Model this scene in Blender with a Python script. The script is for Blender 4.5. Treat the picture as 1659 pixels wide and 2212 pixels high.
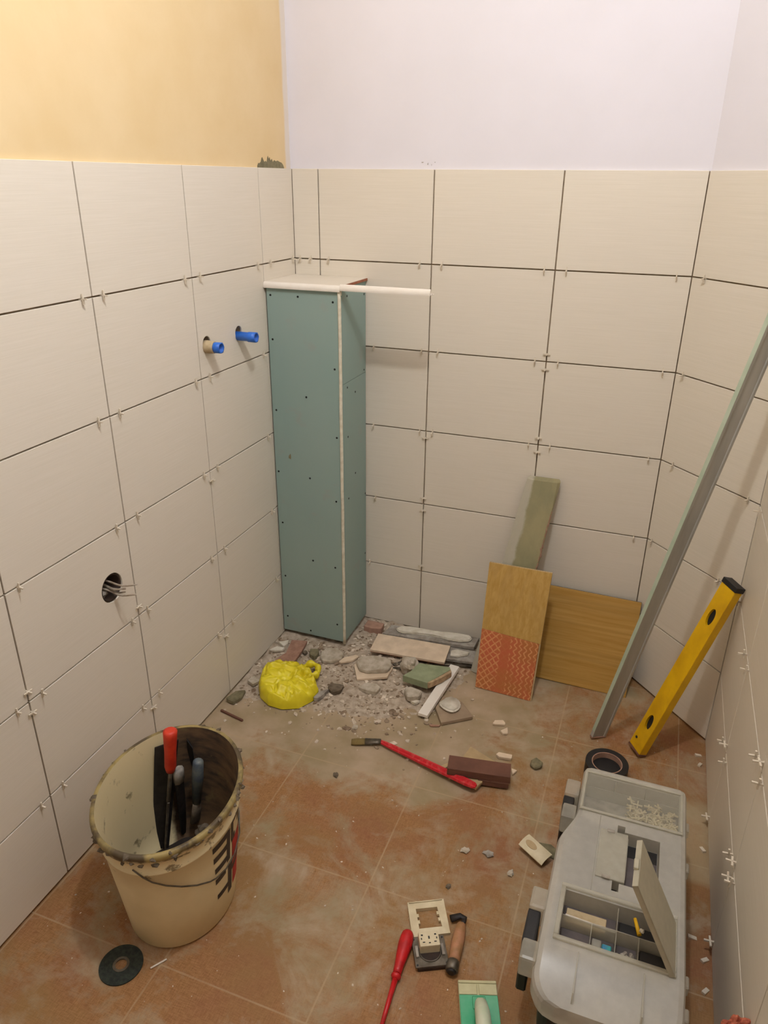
import bpy, bmesh, math, random
from mathutils import Vector, Matrix, noise
random.seed(7)
for o in list(bpy.data.objects): bpy.data.objects.remove(o)
SC = bpy.context.scene; COL = SC.collection
PI = math.pi

# ---------------------------------------------------------------- camera, light, exposure
cam_d = bpy.data.cameras.new('camera'); cam = bpy.data.objects.new('camera', cam_d); COL.objects.link(cam)
pitch, yaw, roll, F = .4204, -.3544, .0094, 1607.5
fw = Vector((math.sin(yaw)*math.cos(pitch), math.cos(yaw)*math.cos(pitch), -math.sin(pitch)))
rt = Vector((math.cos(yaw), -math.sin(yaw), 0)); up = rt.cross(fw)
r2 = math.cos(roll)*rt + math.sin(roll)*up; u2 = -math.sin(roll)*rt + math.cos(roll)*up
M = Matrix((r2, u2, -fw)).transposed().to_4x4(); M.translation = Vector((1.1008, -2.1634, 1.4698))
cam.matrix_world = M
cam_d.sensor_fit = 'VERTICAL'; cam_d.sensor_height = 36; cam_d.lens = F*36/2212
cam_d.clip_start = .02
SC.camera = cam
w = bpy.data.worlds.new('world'); SC.world = w; w.use_nodes = True
w.node_tree.nodes['Background'].inputs[0].default_value = (.9, .85, .8, 1)
w.node_tree.nodes['Background'].inputs[1].default_value = .0
ld = bpy.data.lights.new('ceiling_bulb', 'POINT'); ld.energy = 35.5; ld.shadow_soft_size = .035; ld.color = (.94, .985, .99)
lo = bpy.data.objects.new('ceiling_bulb', ld); COL.objects.link(lo); lo.location = (.86, -1.27, 2.45)
SC.view_settings.view_transform = 'Standard'; SC.view_settings.look = 'None'
SC.view_settings.gamma = 1; SC.view_settings.use_curve_mapping = False
SC.view_settings.exposure = 0.0

# ---------------------------------------------------------------- materials
def lin(c):
    return tuple(((v/255)/12.92 if v/255 <= .04045 else ((v/255+.055)/1.055)**2.4) for v in c) + (1,)
class NT:
    def __init__(s, name):
        s.m = bpy.data.materials.new(name); s.m.use_nodes = True; s.t = s.m.node_tree
        s.b = s.t.nodes['Principled BSDF']; s.out = s.t.nodes['Material Output']
        s.tc = s.t.nodes.new('ShaderNodeTexCoord')
    def n(s, typ, **kw):
        x = s.t.nodes.new(typ)
        for k, v in kw.items():
            if k.startswith('i_'): x.inputs[k[2:].replace('_', ' ')].default_value = v
            else: setattr(x, k, v)
        return x
    def l(s, a, b): s.t.links.new(a, b)
    def pos(s, scale=(1, 1, 1), rot=(0, 0, 0)):
        mp = s.n('ShaderNodeMapping'); mp.inputs['Scale'].default_value = scale; mp.inputs['Rotation'].default_value = rot
        s.l(s.tc.outputs['Object'], mp.inputs[0]); return mp.outputs[0]
    def noise(s, scale=1, stretch=(1, 1, 1), detail=4, rough=.55, rot=(0, 0, 0), dist=0):
        x = s.n('ShaderNodeTexNoise'); x.inputs['Scale'].default_value = scale; x.inputs['Detail'].default_value = detail
        x.inputs['Roughness'].default_value = rough; x.inputs['Distortion'].default_value = dist
        s.l(s.pos(stretch, rot), x.inputs['Vector']); return x.outputs['Fac']
    def ramp(s, fac, a, b, v0=0., v1=1.):
        x = s.n('ShaderNodeMapRange'); x.clamp = True
        for k, v in zip((1, 2, 3, 4), (a, b, v0, v1)): x.inputs[k].default_value = v
        s.l(fac, x.inputs[0]); return x.outputs[0]
    def math(s, op, a, b=None, c=None):
        x = s.n('ShaderNodeMath'); x.operation = op
        for i, v in enumerate((a, b, c)):
            if v is None: continue
            if isinstance(v, (int, float)): x.inputs[i].default_value = v
            else: s.l(v, x.inputs[i])
        return x.outputs[0]
    def mix(s, fac, a, b):
        x = s.n('ShaderNodeMix'); x.data_type = 'RGBA'
        if isinstance(fac, (int, float)): x.inputs['Factor'].default_value = fac
        else: s.l(fac, x.inputs['Factor'])
        for i, v in ((6, a), (7, b)):
            if isinstance(v, tuple): x.inputs[i].default_value = v
            else: s.l(v, x.inputs[i])
        return x.outputs[2]
    def bump(s, h, strength=.3, dist=.002):
        x = s.n('ShaderNodeBump'); x.inputs['Strength'].default_value = strength; x.inputs['Distance'].default_value = dist
        s.l(h, x.inputs['Height']); s.l(x.outputs[0], s.b.inputs['Normal'])
    def base(s, c):
        if isinstance(c, tuple): s.b.inputs['Base Color'].default_value = c
        else: s.l(c, s.b.inputs['Base Color'])
    def xyz(s):
        x = s.n('ShaderNodeSeparateXYZ'); s.l(s.tc.outputs['Object'], x.inputs[0]); return x.outputs
def pm(name, c1, c2=None, scale=40, rough=.6, bump=.15, metal=0, stretch=(1, 1, 1), lo_=.35, hi=.65, spec=.5, detail=4, bd=.002):
    t = NT(name); c2 = c2 or tuple(int(v*.88) for v in c1)
    f = t.noise(scale, stretch, detail); t.base(t.mix(t.ramp(f, lo_, hi), lin(c1), lin(c2)))
    t.b.inputs['Roughness'].default_value = rough; t.b.inputs['Metallic'].default_value = metal
    t.b.inputs['Specular IOR Level'].default_value = spec
    if bump: t.bump(f, bump, bd)
    return t.m
def frosted(name, c, transp=.3, rough=.35):
    t = NT(name); tr = t.n('ShaderNodeBsdfTransparent'); tl = t.n('ShaderNodeBsdfTranslucent'); tl.inputs[0].default_value = lin(c)
    tr.inputs[0].default_value = (.9, .9, .88, 1)
    t.base(t.mix(t.ramp(t.noise(60), .3, .7), lin(c), lin(tuple(int(v*.93) for v in c)))); t.b.inputs['Roughness'].default_value = rough
    m1 = t.n('ShaderNodeMixShader'); m1.inputs[0].default_value = .3; t.l(t.b.outputs[0], m1.inputs[1]); t.l(tl.outputs[0], m1.inputs[2])
    m2 = t.n('ShaderNodeMixShader'); m2.inputs[0].default_value = transp; t.l(m1.outputs[0], m2.inputs[1]); t.l(tr.outputs[0], m2.inputs[2])
    t.l(m2.outputs[0], t.out.inputs['Surface']); return t.m

def m_tile():
    t = NT('cream_linen_tile')
    a = t.noise(1, (5, 5, 420), 2, .6); b = t.noise(1, (14, 14, 900), 1, .5); c = t.noise(2.2, (1, 1, 1), 2)
    f = t.math('ADD', t.math('MULTIPLY', a, .65), t.math('MULTIPLY', b, .35))
    c1 = t.mix(t.ramp(f, .34, .66), lin((221, 211, 193)), lin((228, 218, 202)))
    t.base(t.mix(t.ramp(c, .35, .7, 0, .2), c1, lin((223, 212, 196))))
    t.b.inputs['Roughness'].default_value = .42; t.b.inputs['Specular IOR Level'].default_value = .35
    t.bump(a, .04, .0005); return t.m
M_TILE = m_tile()
M_BISQUE = pm('raw_tile_edge', (176, 112, 78), (150, 92, 66), 60, .9)
M_ADH = pm('grey_tile_adhesive', (168, 146, 118), (138, 118, 94), 50, .95, .4)
M_WHITEW = pm('white_wall_paint', (226, 221, 226), (222, 217, 221), 5, .9, .12, lo_=.3, hi=.7, bd=.004)
def m_yellow():
    t = NT('ochre_wall_paint'); xyz = t.xyz()
    n = t.noise(7, (1, 1, 1), 5); y = t.math('ADD', xyz[1], t.math('MULTIPLY', t.math('SUBTRACT', n, .5), .02))
    ye = t.mix(t.ramp(n, .35, .7), lin((226, 200, 154)), lin((221, 193, 144)))
    t.base(t.mix(t.ramp(y, -.026, -.016), ye, lin((224, 212, 198)))); t.b.inputs['Roughness'].default_value = .9
    t.bump(t.noise(60), .2, .002); return t.m
M_YEL = m_yellow()
def m_floor():
    t = NT('terracotta_floor_tile'); X = t.xyz()
    wv = t.noise(1, (60, 420, 1), 3, .7); wv2 = t.noise(1, (420, 60, 1), 3, .7); big = t.noise(4.2, (1, 1, 1), 5, .6)
    w_ = t.math('MULTIPLY', t.math('ADD', wv, wv2), .5)
    c = t.mix(t.ramp(w_, .36, .62), lin((134, 94, 56)), lin((170, 126, 82)))
    c = t.mix(t.ramp(big, .42, .68, 0, .6), c, lin((140, 88, 66)))
    yb = t.noise(2.6, (1, 1, 1), 5, .6, (0, 0, 1.1)); c = t.mix(t.ramp(yb, .46, .62, 0, .6), c, lin((146, 116, 72)))
    # cement dust, thickest in the work corner and in trodden patches
    d1 = t.noise(5.5, (1, 1, 1), 9, .68, dist=.6); d2 = t.noise(38, (1, 1, 1), 4, .6)
    reg = t.math('MULTIPLY', t.ramp(X[1], -.84, -.46), t.ramp(X[0], 1.02, .45))
    k = t.math('ADD', t.math('ADD', d1, t.math('MULTIPLY', reg, .55)), t.math('MULTIPLY', t.math('SUBTRACT', d2, .5), .22))
    dust = t.ramp(k, .47, .66, 0., .88)
    dc = t.mix(t.ramp(t.noise(9, (1, 1, 1), 4), .35, .65), lin((180, 160, 134)), lin((154, 138, 106)))
    c = t.mix(dust, c, dc)
    gx = t.math('ABSOLUTE', t.math('SUBTRACT', t.math('FRACT', t.math('ADD', t.math('DIVIDE', t.math('SUBTRACT', X[0], .002), .3283), .5)), .5))
    gy = t.math('ABSOLUTE', t.math('SUBTRACT', t.math('FRACT', t.math('ADD', t.math('DIVIDE', t.math('ADD', X[1], .0690), .3257), .5)), .5))
    g = t.math('MINIMUM', gx, gy); gm = t.ramp(g, .0035, .0075, .62, 0.)
    gm = t.math('MULTIPLY', gm, t.ramp(t.noise(11), .3, .55, .45, 1.))
    c = t.mix(gm, c, lin((180, 154, 120)))
    # pale wiped patch behind the toolbox
    px = t.math('MULTIPLY', t.ramp(X[0], 1.19, 1.22), t.ramp(X[1], -.78, -.76)); px = t.math('MULTIPLY', px, t.ramp(X[1], -.50, -.53))
    c = t.mix(t.math('MULTIPLY', px, .55), c, lin((176, 160, 128)))
    t.base(c); t.b.inputs['Roughness'].default_value = .62; t.b.inputs['Specular IOR Level'].default_value = .25
    h = t.math('ADD', t.math('MULTIPLY', w_, .5), t.math('MULTIPLY', k, .5)); t.bump(h, .25, .002); return t.m
M_FLOOR = m_floor()
def m_gypsum():
    t = NT('green_gypsum_board'); f = t.noise(3, (1, 1, .5), 5); g = t.noise(14, (1, 1, 1), 5)
    c = t.mix(t.ramp(f, .35, .68), lin((140, 162, 153)), lin((150, 167, 157)))
    c = t.mix(t.ramp(g, .62, .78, 0, .3), c, lin((165, 140, 128)))
    t.base(c); t.b.inputs['Roughness'].default_value = .85; t.bump(t.noise(200), .05, .0005); return t.m
M_GYP = m_gypsum()
M_GYPC = pm('green_board_paper', (152, 158, 124), (134, 142, 108), 30, .85)
M_GYPSIDE = pm('torn_board_core', (190, 165, 130), (160, 130, 98), 70, .95, .5)
M_BEAD = pm('white_corner_bead', (226, 219, 198), (208, 198, 174), 60, .6)
M_PVC = pm('white_plastic_trim', (238, 230, 218), (232, 222, 208), 20, .35, .02)
M_BLACK = pm('black_plastic', (22, 21, 22), (30, 28, 28), 60, .5, .1)
M_SCREW = pm('dark_screw', (38, 44, 42), (24, 28, 28), 90, .5, 0, .6)
M_BLUE = pm('blue_plastic', (48, 116, 212), (40, 98, 196), 40, .4, .05)
M_BLUEIN = pm('deep_blue_plastic', (28, 60, 168), (20, 44, 140), 40, .5, .05)
M_PLAST = pm('white_plaster', (222, 214, 198), (202, 192, 172), 45, .9, .5)
M_GREY = pm('grey_mortar', (172, 164, 152), (134, 124, 112), 45, .95, .6)
M_GREYL = pm('pale_mortar', (196, 184, 166), (168, 154, 132), 50, .95, .6)
M_MORT = pm('dark_mortar', (118, 104, 86), (90, 78, 62), 70, .95, .6)
M_RED = pm('red_tool_plastic', (208, 30, 34), (176, 22, 28), 50, .38, .05)
M_REDW = pm('worn_red_paint', (206, 34, 44), (214, 96, 90), 90, .6, .3, lo_=.5, hi=.75, stretch=(1, 1, 1))
M_ORANGER = pm('orange_red_rubber', (216, 62, 34), (192, 46, 26), 40, .5, .1)
M_STEEL = pm('dull_steel', (120, 112, 100), (92, 84, 72), 60, .45, .2, .7)
M_DSTEEL = pm('dark_steel', (48, 42, 40), (32, 28, 28), 60, .55, .3, .3)
M_ALU = pm('dull_aluminium', (176, 172, 162), (158, 155, 146), 30, .5, .06, .1, stretch=(1, 1, .1))
M_ALUL = pm('pale_green_film', (184, 194, 172), (168, 182, 158), 20, .6, .1)
M_YELT = pm('yellow_enamel', (232, 182, 10), (212, 160, 8), 18, .42, .05)
M_CREAMP = pm('cream_plastic', (226, 212, 178), (208, 192, 156), 30, .5, .08)
M_WOODD = pm('dark_wood_block', (118, 78, 60), (96, 62, 48), 1, .85, .2, stretch=(12, 12, 120))
M_TILEB = pm('tan_tile_face', (190, 164, 122), (172, 146, 106), 25, .7, .1)
M_TILEG = pm('taupe_tile_face', (164, 142, 116), (148, 126, 102), 25, .7, .1)
M_YBAG = pm('yellow_plastic_bag', (236, 220, 44), (218, 198, 30), 14, .42, .25, bd=.004)
M_CHIPW = pm('beige_tile_chip', (226, 204, 176), (208, 186, 158), 30, .6, .05)
M_BRICKP = pm('pinkish_brick', (176, 138, 116), (156, 120, 102), 50, .95, .5)
M_BRICK = pm('reddish_tile_back', (172, 132, 110), (148, 110, 90), 60, .9, .4)
M_BRISTLE = pm('sandy_bristles', (150, 128, 76), (120, 100, 58), 300, .9, .6, stretch=(1, 8, 1))
M_SPACER = pm('white_spacer_plastic', (226, 214, 194), (214, 200, 178), 30, .5, 0)
M_PURPLE = pm('grey_tray_plastic', (98, 88, 86), (80, 72, 72), 30, .6, .05)
def m_board(name, ca, cb, axis, rough=.5):
    t = NT(name); st = {'x': (4, 90, 90), 'z': (90, 90, 4)}[axis]
    f = t.noise(1, st, 4, .65, dist=.4); g = t.noise(1, tuple(v*.25 for v in st), 3, .5, dist=1.0)
    c = t.mix(t.ramp(f, .35, .65), lin(ca), lin(cb)); c = t.mix(t.ramp(g, .5, .7, 0, .5), c, lin(tuple(int(v*.86) for v in ca)))
    t.base(c); t.b.inputs['Roughness'].default_value = rough; t.b.inputs['Specular IOR Level'].default_value = .3; t.bump(f, .1, .0006); return t.m
M_WOODX = m_board('honey_wood_grain', (190, 148, 78), (170, 128, 58), 'x')
M_WOODZ = m_board('pale_honey_wood_grain', (196, 158, 90), (178, 140, 70), 'z')
def m_pattern():
    t = NT('red_patterned_wood'); X = t.xyz()
    def ab(v, k): return t.math('ABSOLUTE', t.math('SUBTRACT', t.math('FRACT', t.math('MULTIPLY', v, k)), .5))
    n = t.math('MULTIPLY', t.math('SUBTRACT', t.noise(40, (1, 1, 1), 4), .5), .012)
    u = t.math('ADD', X[0], n); v = t.math('ADD', X[2], n)
    left = t.ramp(X[0], .796, .798, 1., 0.)
    lat = t.math('MINIMUM', ab(t.math('ADD', u, v), 44.), ab(t.math('SUBTRACT', u, v), 44.)); lat = t.ramp(lat, .06, .16, 1., 0.)
    wav = t.math('ADD', u, t.math('MULTIPLY', t.math('SINE', t.math('MULTIPLY', v, 330.)), .0035)); ws = t.ramp(ab(wav, 62.), .08, .2, 1., 0.)
    plain = t.math('MULTIPLY', t.ramp(X[0], .768, .772), t.ramp(X[0], .796, .800, 1., 0.))
    f = t.math('ADD', t.math('MULTIPLY', lat, left), t.math('MULTIPLY', ws, t.math('SUBTRACT', 1., left)))
    f = t.math('MULTIPLY', f, t.math('SUBTRACT', 1., t.math('MULTIPLY', plain, .9)))
    f = t.math('MULTIPLY', f, t.ramp(t.noise(22), .32, .5))
    c = t.mix(t.ramp(t.noise(16, (1, 1, 1), 3), .35, .65), lin((190, 96, 60)), lin((176, 106, 54)))
    t.base(t.mix(t.math('MULTIPLY', f, .8), c, lin((214, 152, 96)))); t.b.inputs['Roughness'].default_value = .6
    t.bump(f, .3, .001); return t.m
M_PATT = m_pattern()
def m_slab():
    t = NT('olive_plaster_slab'); X = t.xyz()
    f = t.noise(12, (1, 1, .6), 6, .6); c = t.mix(t.ramp(f, .35, .68), lin((160, 150, 112)), lin((134, 130, 98)))
    e = t.math('ADD', t.math('SUBTRACT', X[0], t.math('MULTIPLY', X[2], .12)), t.math('MULTIPLY', t.math('SUBTRACT', f, .5), .05))
    c = t.mix(t.ramp(e, .716, .724, .85, 0.), c, lin((186, 178, 160)))
    t.base(c); t.b.inputs['Roughness'].default_value = .9; t.bump(f, .5, .004); return t.m
M_SLAB = m_slab()
def m_bucket():
    t = NT('cream_bucket_with_cement'); X = t.xyz()
    cl = t.mix(t.ramp(t.noise(6), .35, .65), lin((236, 220, 178)), lin((222, 204, 160)))
    s1 = t.noise(26, (1, 1, 1.4), 6, .65); drips = t.noise(20, (1, 1, .5), 4)
    zf = t.ramp(X[2], .19, .315, -.10, .10)
    k = t.math('ADD', s1, zf); c = t.mix(t.ramp(k, .61, .66, 0, .85), cl, lin((112, 92, 62)))
    rim = t.ramp(t.math('ADD', X[2], t.math('MULTIPLY', t.math('SUBTRACT', s1, .5), .02)), .308, .314)
    rc = t.mix(t.ramp(drips, .42, .60), lin((160, 140, 86)), lin((84, 70, 48)))
    t.base(t.mix(rim, c, rc)); t.b.inputs['Roughness'].default_value = .55; t.bump(s1, .2, .002); return t.m
M_BUCK = m_bucket()
def m_bucketin():
    t = NT('bucket_lining_cement'); X = t.xyz()
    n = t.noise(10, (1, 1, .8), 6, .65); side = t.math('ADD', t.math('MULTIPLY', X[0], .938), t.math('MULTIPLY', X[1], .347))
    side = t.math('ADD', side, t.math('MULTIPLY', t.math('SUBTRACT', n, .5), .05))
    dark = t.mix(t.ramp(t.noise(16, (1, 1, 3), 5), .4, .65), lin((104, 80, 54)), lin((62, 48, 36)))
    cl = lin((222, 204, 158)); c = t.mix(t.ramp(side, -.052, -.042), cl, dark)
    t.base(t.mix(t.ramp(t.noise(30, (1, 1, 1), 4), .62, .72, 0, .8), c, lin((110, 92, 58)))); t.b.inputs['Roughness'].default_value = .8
    t.bump(n, .5, .004); return t.m
M_BUCKIN = m_bucketin()
M_CEMENT = pm('wet_dark_cement', (52, 42, 34), (38, 30, 26), 30, .7, .6)
M_FROST = frosted('frosted_lid_plastic', (236, 231, 218), .34, .25)
M_FROST2 = frosted('clear_organiser_plastic', (240, 234, 218), .60, .2)
M_CLEAR = frosted('clear_flap_plastic', (244, 240, 228), .84, .12)
M_FROSTF = frosted('milky_flap_plastic', (216, 208, 184), .10)
M_MUD = pm('grey_green_mortar', (134, 124, 94), (108, 100, 74), 60, .95, .5)
M_RUB = pm('rubble_dust', (198, 182, 162), (156, 138, 116), 55, .98, .9, bd=.006, lo_=.3, hi=.7, detail=8)
M_CHIPS = pm('mixed_rubble', (226, 212, 192), (170, 148, 124), 30, .95, .3)
M_WIRE = pm('grey_wire_insulation', (176, 164, 148), (146, 128, 106), 90, .5, .1)
M_BOXB = pm('dark_brown_conduit_box', (58, 38, 26), (40, 26, 18), 40, .7, .2)
M_TEAL = pm('teal_wrapper', (52, 170, 150), (60, 110, 170), 60, .3, 0)
M_GREENF = pm('green_float_foam', (60, 168, 120), (120, 190, 150), 16, .5, .1, lo_=.4, hi=.75)
M_FLOATW = pm('cream_float_plastic', (206, 200, 158), (192, 184, 140), 30, .5, .05)
M_WHITEH = pm('white_handle_plastic', (214, 216, 190), (190, 204, 170), 30, .4, .05)
M_HWOOD = pm('worn_handle_wood', (184, 130, 96), (150, 110, 66), 1, .6, .1, stretch=(40, 40, 40))
M_ORNET = pm('orange_mesh_sack', (190, 104, 72), (150, 66, 50), 120, .7, .8, bd=.006)
M_DISCB = pm('black_abrasive', (52, 58, 48), (34, 38, 34), 160, .9, .6)
M_PAPER = pm('pale_paper', (196, 176, 140), (176, 154, 118), 40, .8, .1)

# ---------------------------------------------------------------- mesh helpers
class MB:
    def __init__(s): s.bm = bmesh.new(); s.mi = 0
    def _tag(s, fs):
        for f in fs: f.material_index = s.mi
    def hexa(s, P, bevel=0, seg=1):
        """8 corners: bottom 4 ccw, top 4 ccw"""
        v = [s.bm.verts.new(p) for p in P]
        fs = [s.bm.faces.new([v[i] for i in q]) for q in ((3, 2, 1, 0), (4, 5, 6, 7), (0, 1, 5, 4), (1, 2, 6, 5), (2, 3, 7, 6), (3, 0, 4, 7))]
        s._tag(fs)
        if bevel: bmesh.ops.bevel(s.bm, geom=list({e for f in fs for e in f.edges}), offset=bevel, segments=seg, affect='EDGES', profile=.6)
        return s
    def box(s, a, b, bevel=0, seg=1, M=None):
        (x0, y0, z0), (x1, y1, z1) = a, b
        P = [(x0, y0, z0), (x1, y0, z0), (x1, y1, z0), (x0, y1, z0), (x0, y0, z1), (x1, y0, z1), (x1, y1, z1), (x0, y1, z1)]
        if M: P = [M @ Vector(p) for p in P]
        return s.hexa(P, bevel, seg)
    def prism(s, pts, z0, z1, bevel=0, jit=0, seg=1):
        a = sum(pts[i][0]*pts[(i+1) % len(pts)][1]-pts[(i+1) % len(pts)][0]*pts[i][1] for i in range(len(pts)))
        if a < 0: pts = pts[::-1]
        j = lambda: random.uniform(-jit, jit)
        lo = [s.bm.verts.new((x, y, z0)) for x, y in pts]; hi = [s.bm.verts.new((x+j(), y+j(), z1+j())) for x, y in pts]
        n = len(pts); fs = [s.bm.faces.new(lo[::-1]), s.bm.faces.new(hi)]
        for i in range(n): fs.append(s.bm.faces.new((lo[i], lo[(i+1) % n], hi[(i+1) % n], hi[i])))
        s._tag(fs)
        if bevel: bmesh.ops.bevel(s.bm, geom=list({e for f in fs for e in f.edges}), offset=bevel, segments=seg, affect='EDGES')
        return s
    def tube(s, pts, rad, n=12, cap=True, sq=1.0, upv=(0, 0, 1)):
        pts = [Vector(p) for p in pts]; rad = rad if isinstance(rad, (list, tuple)) else [rad]*len(pts)
        rings = []
        for i, p in enumerate(pts):
            d = (pts[min(i+1, len(pts)-1)]-pts[max(i-1, 0)]).normalized(); u = Vector(upv)
            if abs(d.dot(u)) > .97: u = Vector((1, 0, 0))
            a = d.cross(u).normalized(); b = a.cross(d)
            rings.append([s.bm.verts.new(p+rad[i]*(math.cos(t)*a+sq*math.sin(t)*b)) for t in [2*PI*k/n for k in range(n)]])
        fs = []
        for r, q in zip(rings, rings[1:]):
            for k in range(n):
                f = s.bm.faces.new((r[k], r[(k+1) % n], q[(k+1) % n], q[k])); f.smooth = True; fs.append(f)
        if cap: fs += [s.bm.faces.new(rings[0][::-1]), s.bm.faces.new(rings[-1])]
        s._tag(fs); return s
    def loft(s, rings, close=True, cap=(True, True), smooth=True):
        R = [[s.bm.verts.new(p) for p in r] for r in rings]; n = len(R[0]); fs = []
        for r, q in zip(R, R[1:]):
            for k in range(n if close else n-1):
                f = s.bm.faces.new((r[k], r[(k+1) % n], q[(k+1) % n], q[k])); f.smooth = smooth; fs.append(f)
        if cap[0]: fs.append(s.bm.faces.new(R[0][::-1]))
        if cap[1]: fs.append(s.bm.faces.new(R[-1]))
        s._tag(fs); return s
    def ring(s, c, r0, r1, h, n=48, M=None):
        prof = [(r0, 0), (r1, 0), (r1, h), (r0, h)]; M = M or Matrix()
        V = [[s.bm.verts.new(M @ (Vector(c)+Vector((r*math.cos(t), r*math.sin(t), z)))) for r, z in prof] for t in [2*PI*k/n for k in range(n)]]
        fs = [s.bm.faces.new((V[k][j], V[(k+1) % n][j], V[(k+1) % n][(j+1) % 4], V[k][(j+1) % 4])) for k in range(n) for j in range(4)]
        for f in fs: f.smooth = False
        s._tag(fs); return s
    def rock(s, c, r, sx=1, sy=1, sz=.5, sub=2, seed=0, rough=.35):
        g = bmesh.ops.create_icosphere(s.bm, subdivisions=sub, radius=1)
        a = random.uniform(0, 6.28); ca, sa = math.cos(a), math.sin(a)
        for v in g['verts']:
            k = 1+rough*noise.noise(v.co*1.6+Vector((seed*3.1, seed, 0)))*1.6
            p = v.co*k; x, y, z = p.x*r*sx, p.y*r*sy, p.z*r*sz
            v.co = Vector((c[0]+x*ca-y*sa, c[1]+x*sa+y*ca, c[2]+z))
        return s
    def done(s, name, mats, parent=None, label=None):
        bmesh.ops.recalc_face_normals(s.bm, faces=s.bm.faces[:])
        me = bpy.data.meshes.new(name); s.bm.to_mesh(me); s.bm.free()
        for m in (mats if isinstance(mats, (list, tuple)) else [mats]): me.materials.append(m)
        o = bpy.data.objects.new(name, me); COL.objects.link(o)
        if parent: o.parent = parent
        if label: o['label'] = label
        return o
def tag(o, label, cat, group=None, kind=None):
    o['label'] = label; o['category'] = cat
    if group: o['group'] = group
    if kind: o['kind'] = kind
    return o
def thing(name, label, cat, group=None):
    return tag_loc(bpy.data.objects.new(name, None), label, cat, group)
def tag_loc(o, label, cat, group):
    COL.objects.link(o); return tag(o, label, cat, group)
def struct(o): o['kind'] = 'structure'; return o
def boolean(o, cutters, op='DIFFERENCE'):
    for c in cutters:
        m = o.modifiers.new('b', 'BOOLEAN'); m.operation = op; m.object = c; m.solver = 'EXACT'
        bpy.context.view_layer.update()
        dg = bpy.context.evaluated_depsgraph_get(); me = bpy.data.meshes.new_from_object(o.evaluated_get(dg))
        o.modifiers.remove(m); o.data = me; bpy.data.objects.remove(c)
    return o
def origin(root, loc):
    """move a root to its base point, keeping its parts where they stand"""
    root.location = loc
    for c in root.children: c.location = c.location-Vector(loc)

# ---------------------------------------------------------------- the room
H = .252; HB = .2379; TT = HB+5*H; CEIL = 2.6; YF = -2.9
X1, X2, Y2 = 1.1462, 1.3866, -.255
G = .0036; TH = .008
def zs():
    z = [HB+H*k for k in range(6)]; return [(0.006, z[0])]+list(zip(z, z[1:]))
def clad(name, org, d, us, parent, nrm):
    """tiles on the plane through org along d; us = joint positions"""
    b = MB(); org = Vector(org); d = Vector(d).normalized(); nn = Vector(nrm).normalized()
    us = list(us); us[0] -= .0012
    for u0, u1 in zip(us, us[1:]):
        for z0, z1 in zs():
            P = []
            for z in (z0+G/2, z1-G/2):
                for dep, u in ((0, u0+G/2), (0, u1-G/2), (-TH, u1-G/2), (-TH, u0+G/2)):
                    P.append(org+d*u+nn*dep+Vector((0, 0, z)))
            b.hexa(P, .0007)
    return b.done(name, M_TILE, parent)
def wall(name, org, d, u0, u1, nrm, upper, lower=M_ADH):
    org = Vector(org); d = Vector(d).normalized(); nn = Vector(nrm).normalized(); b = MB()
    for z0, z1, mi, near in ((0, TT-.003, 0, TH), (TT-.003, CEIL, 1, TH*.9)):
        b.mi = mi
        P = [org+d*u-nn*dep+Vector((0, 0, z)) for z in (z0, z1) for dep, u in ((near, u0), (near, u1), (.11, u1), (.11, u0))]
        b.hexa(P)
    o = b.done(name, [lower, upper]); return struct(o)
wl = wall('wall_left', (0, 0, 0), (0, -1, 0), -.11, -YF, (1, 0, 0), M_YEL)
cl_left = clad('tile_cladding', (0, 0, 0), (0, -1, 0), [0, .2002, .5549, .9096, 1.2643, 1.619, 1.974, 2.328, 2.683, 2.9], wl, (1, 0, 0))
wb = wall('wall_back', (0, 0, 0), (1, 0, 0), -.008, X1+.02, (0, -1, 0), M_WHITEW)
clad('tile_cladding', (0, 0, 0), (1, 0, 0), [0, .0845, .4392, .794, X1], wb, (0, -1, 0))
dd = Vector((X2-X1, Y2, 0)); LD = dd.length; nd = Vector((dd.y, -dd.x, 0)).normalized()
if nd.dot(Vector((-1, -1, 0))) < 0: nd = -nd
wd = wall('wall_corner', (X1, 0, 0), dd, -.003, LD+.003, nd, M_WHITEW)
clad('tile_cladding', (X1, 0, 0), dd, [0, LD], wd, nd)
wr = wall('wall_right', (X2, 0, 0), (0, -1, 0), -Y2-.02, -YF, (-1, 0, 0), M_WHITEW)
clad('tile_cladding', (X2, 0, 0), (0, -1, 0), [-Y2, .585, .940, 1.295, 1.65, 2.005, 2.36, 2.9], wr, (-1, 0, 0))
wf = wall('wall_front', (0, YF, 0), (1, 0, 0), -.1, X2+.1, (0, 1, 0), M_WHITEW)
clad('tile_cladding', (0, YF, 0), (1, 0, 0), [0, .3547, .709, 1.064, X2], wf, (0, 1, 0))
f = MB().box((-.1, YF-.1, -.12), (X2+.15, .12, 0)).done('floor', M_FLOOR); struct(f)
c = MB().box((-.1, YF-.1, CEIL), (X2+.15, .12, CEIL+.1)).done('ceiling', M_WHITEW); struct(c)

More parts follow.
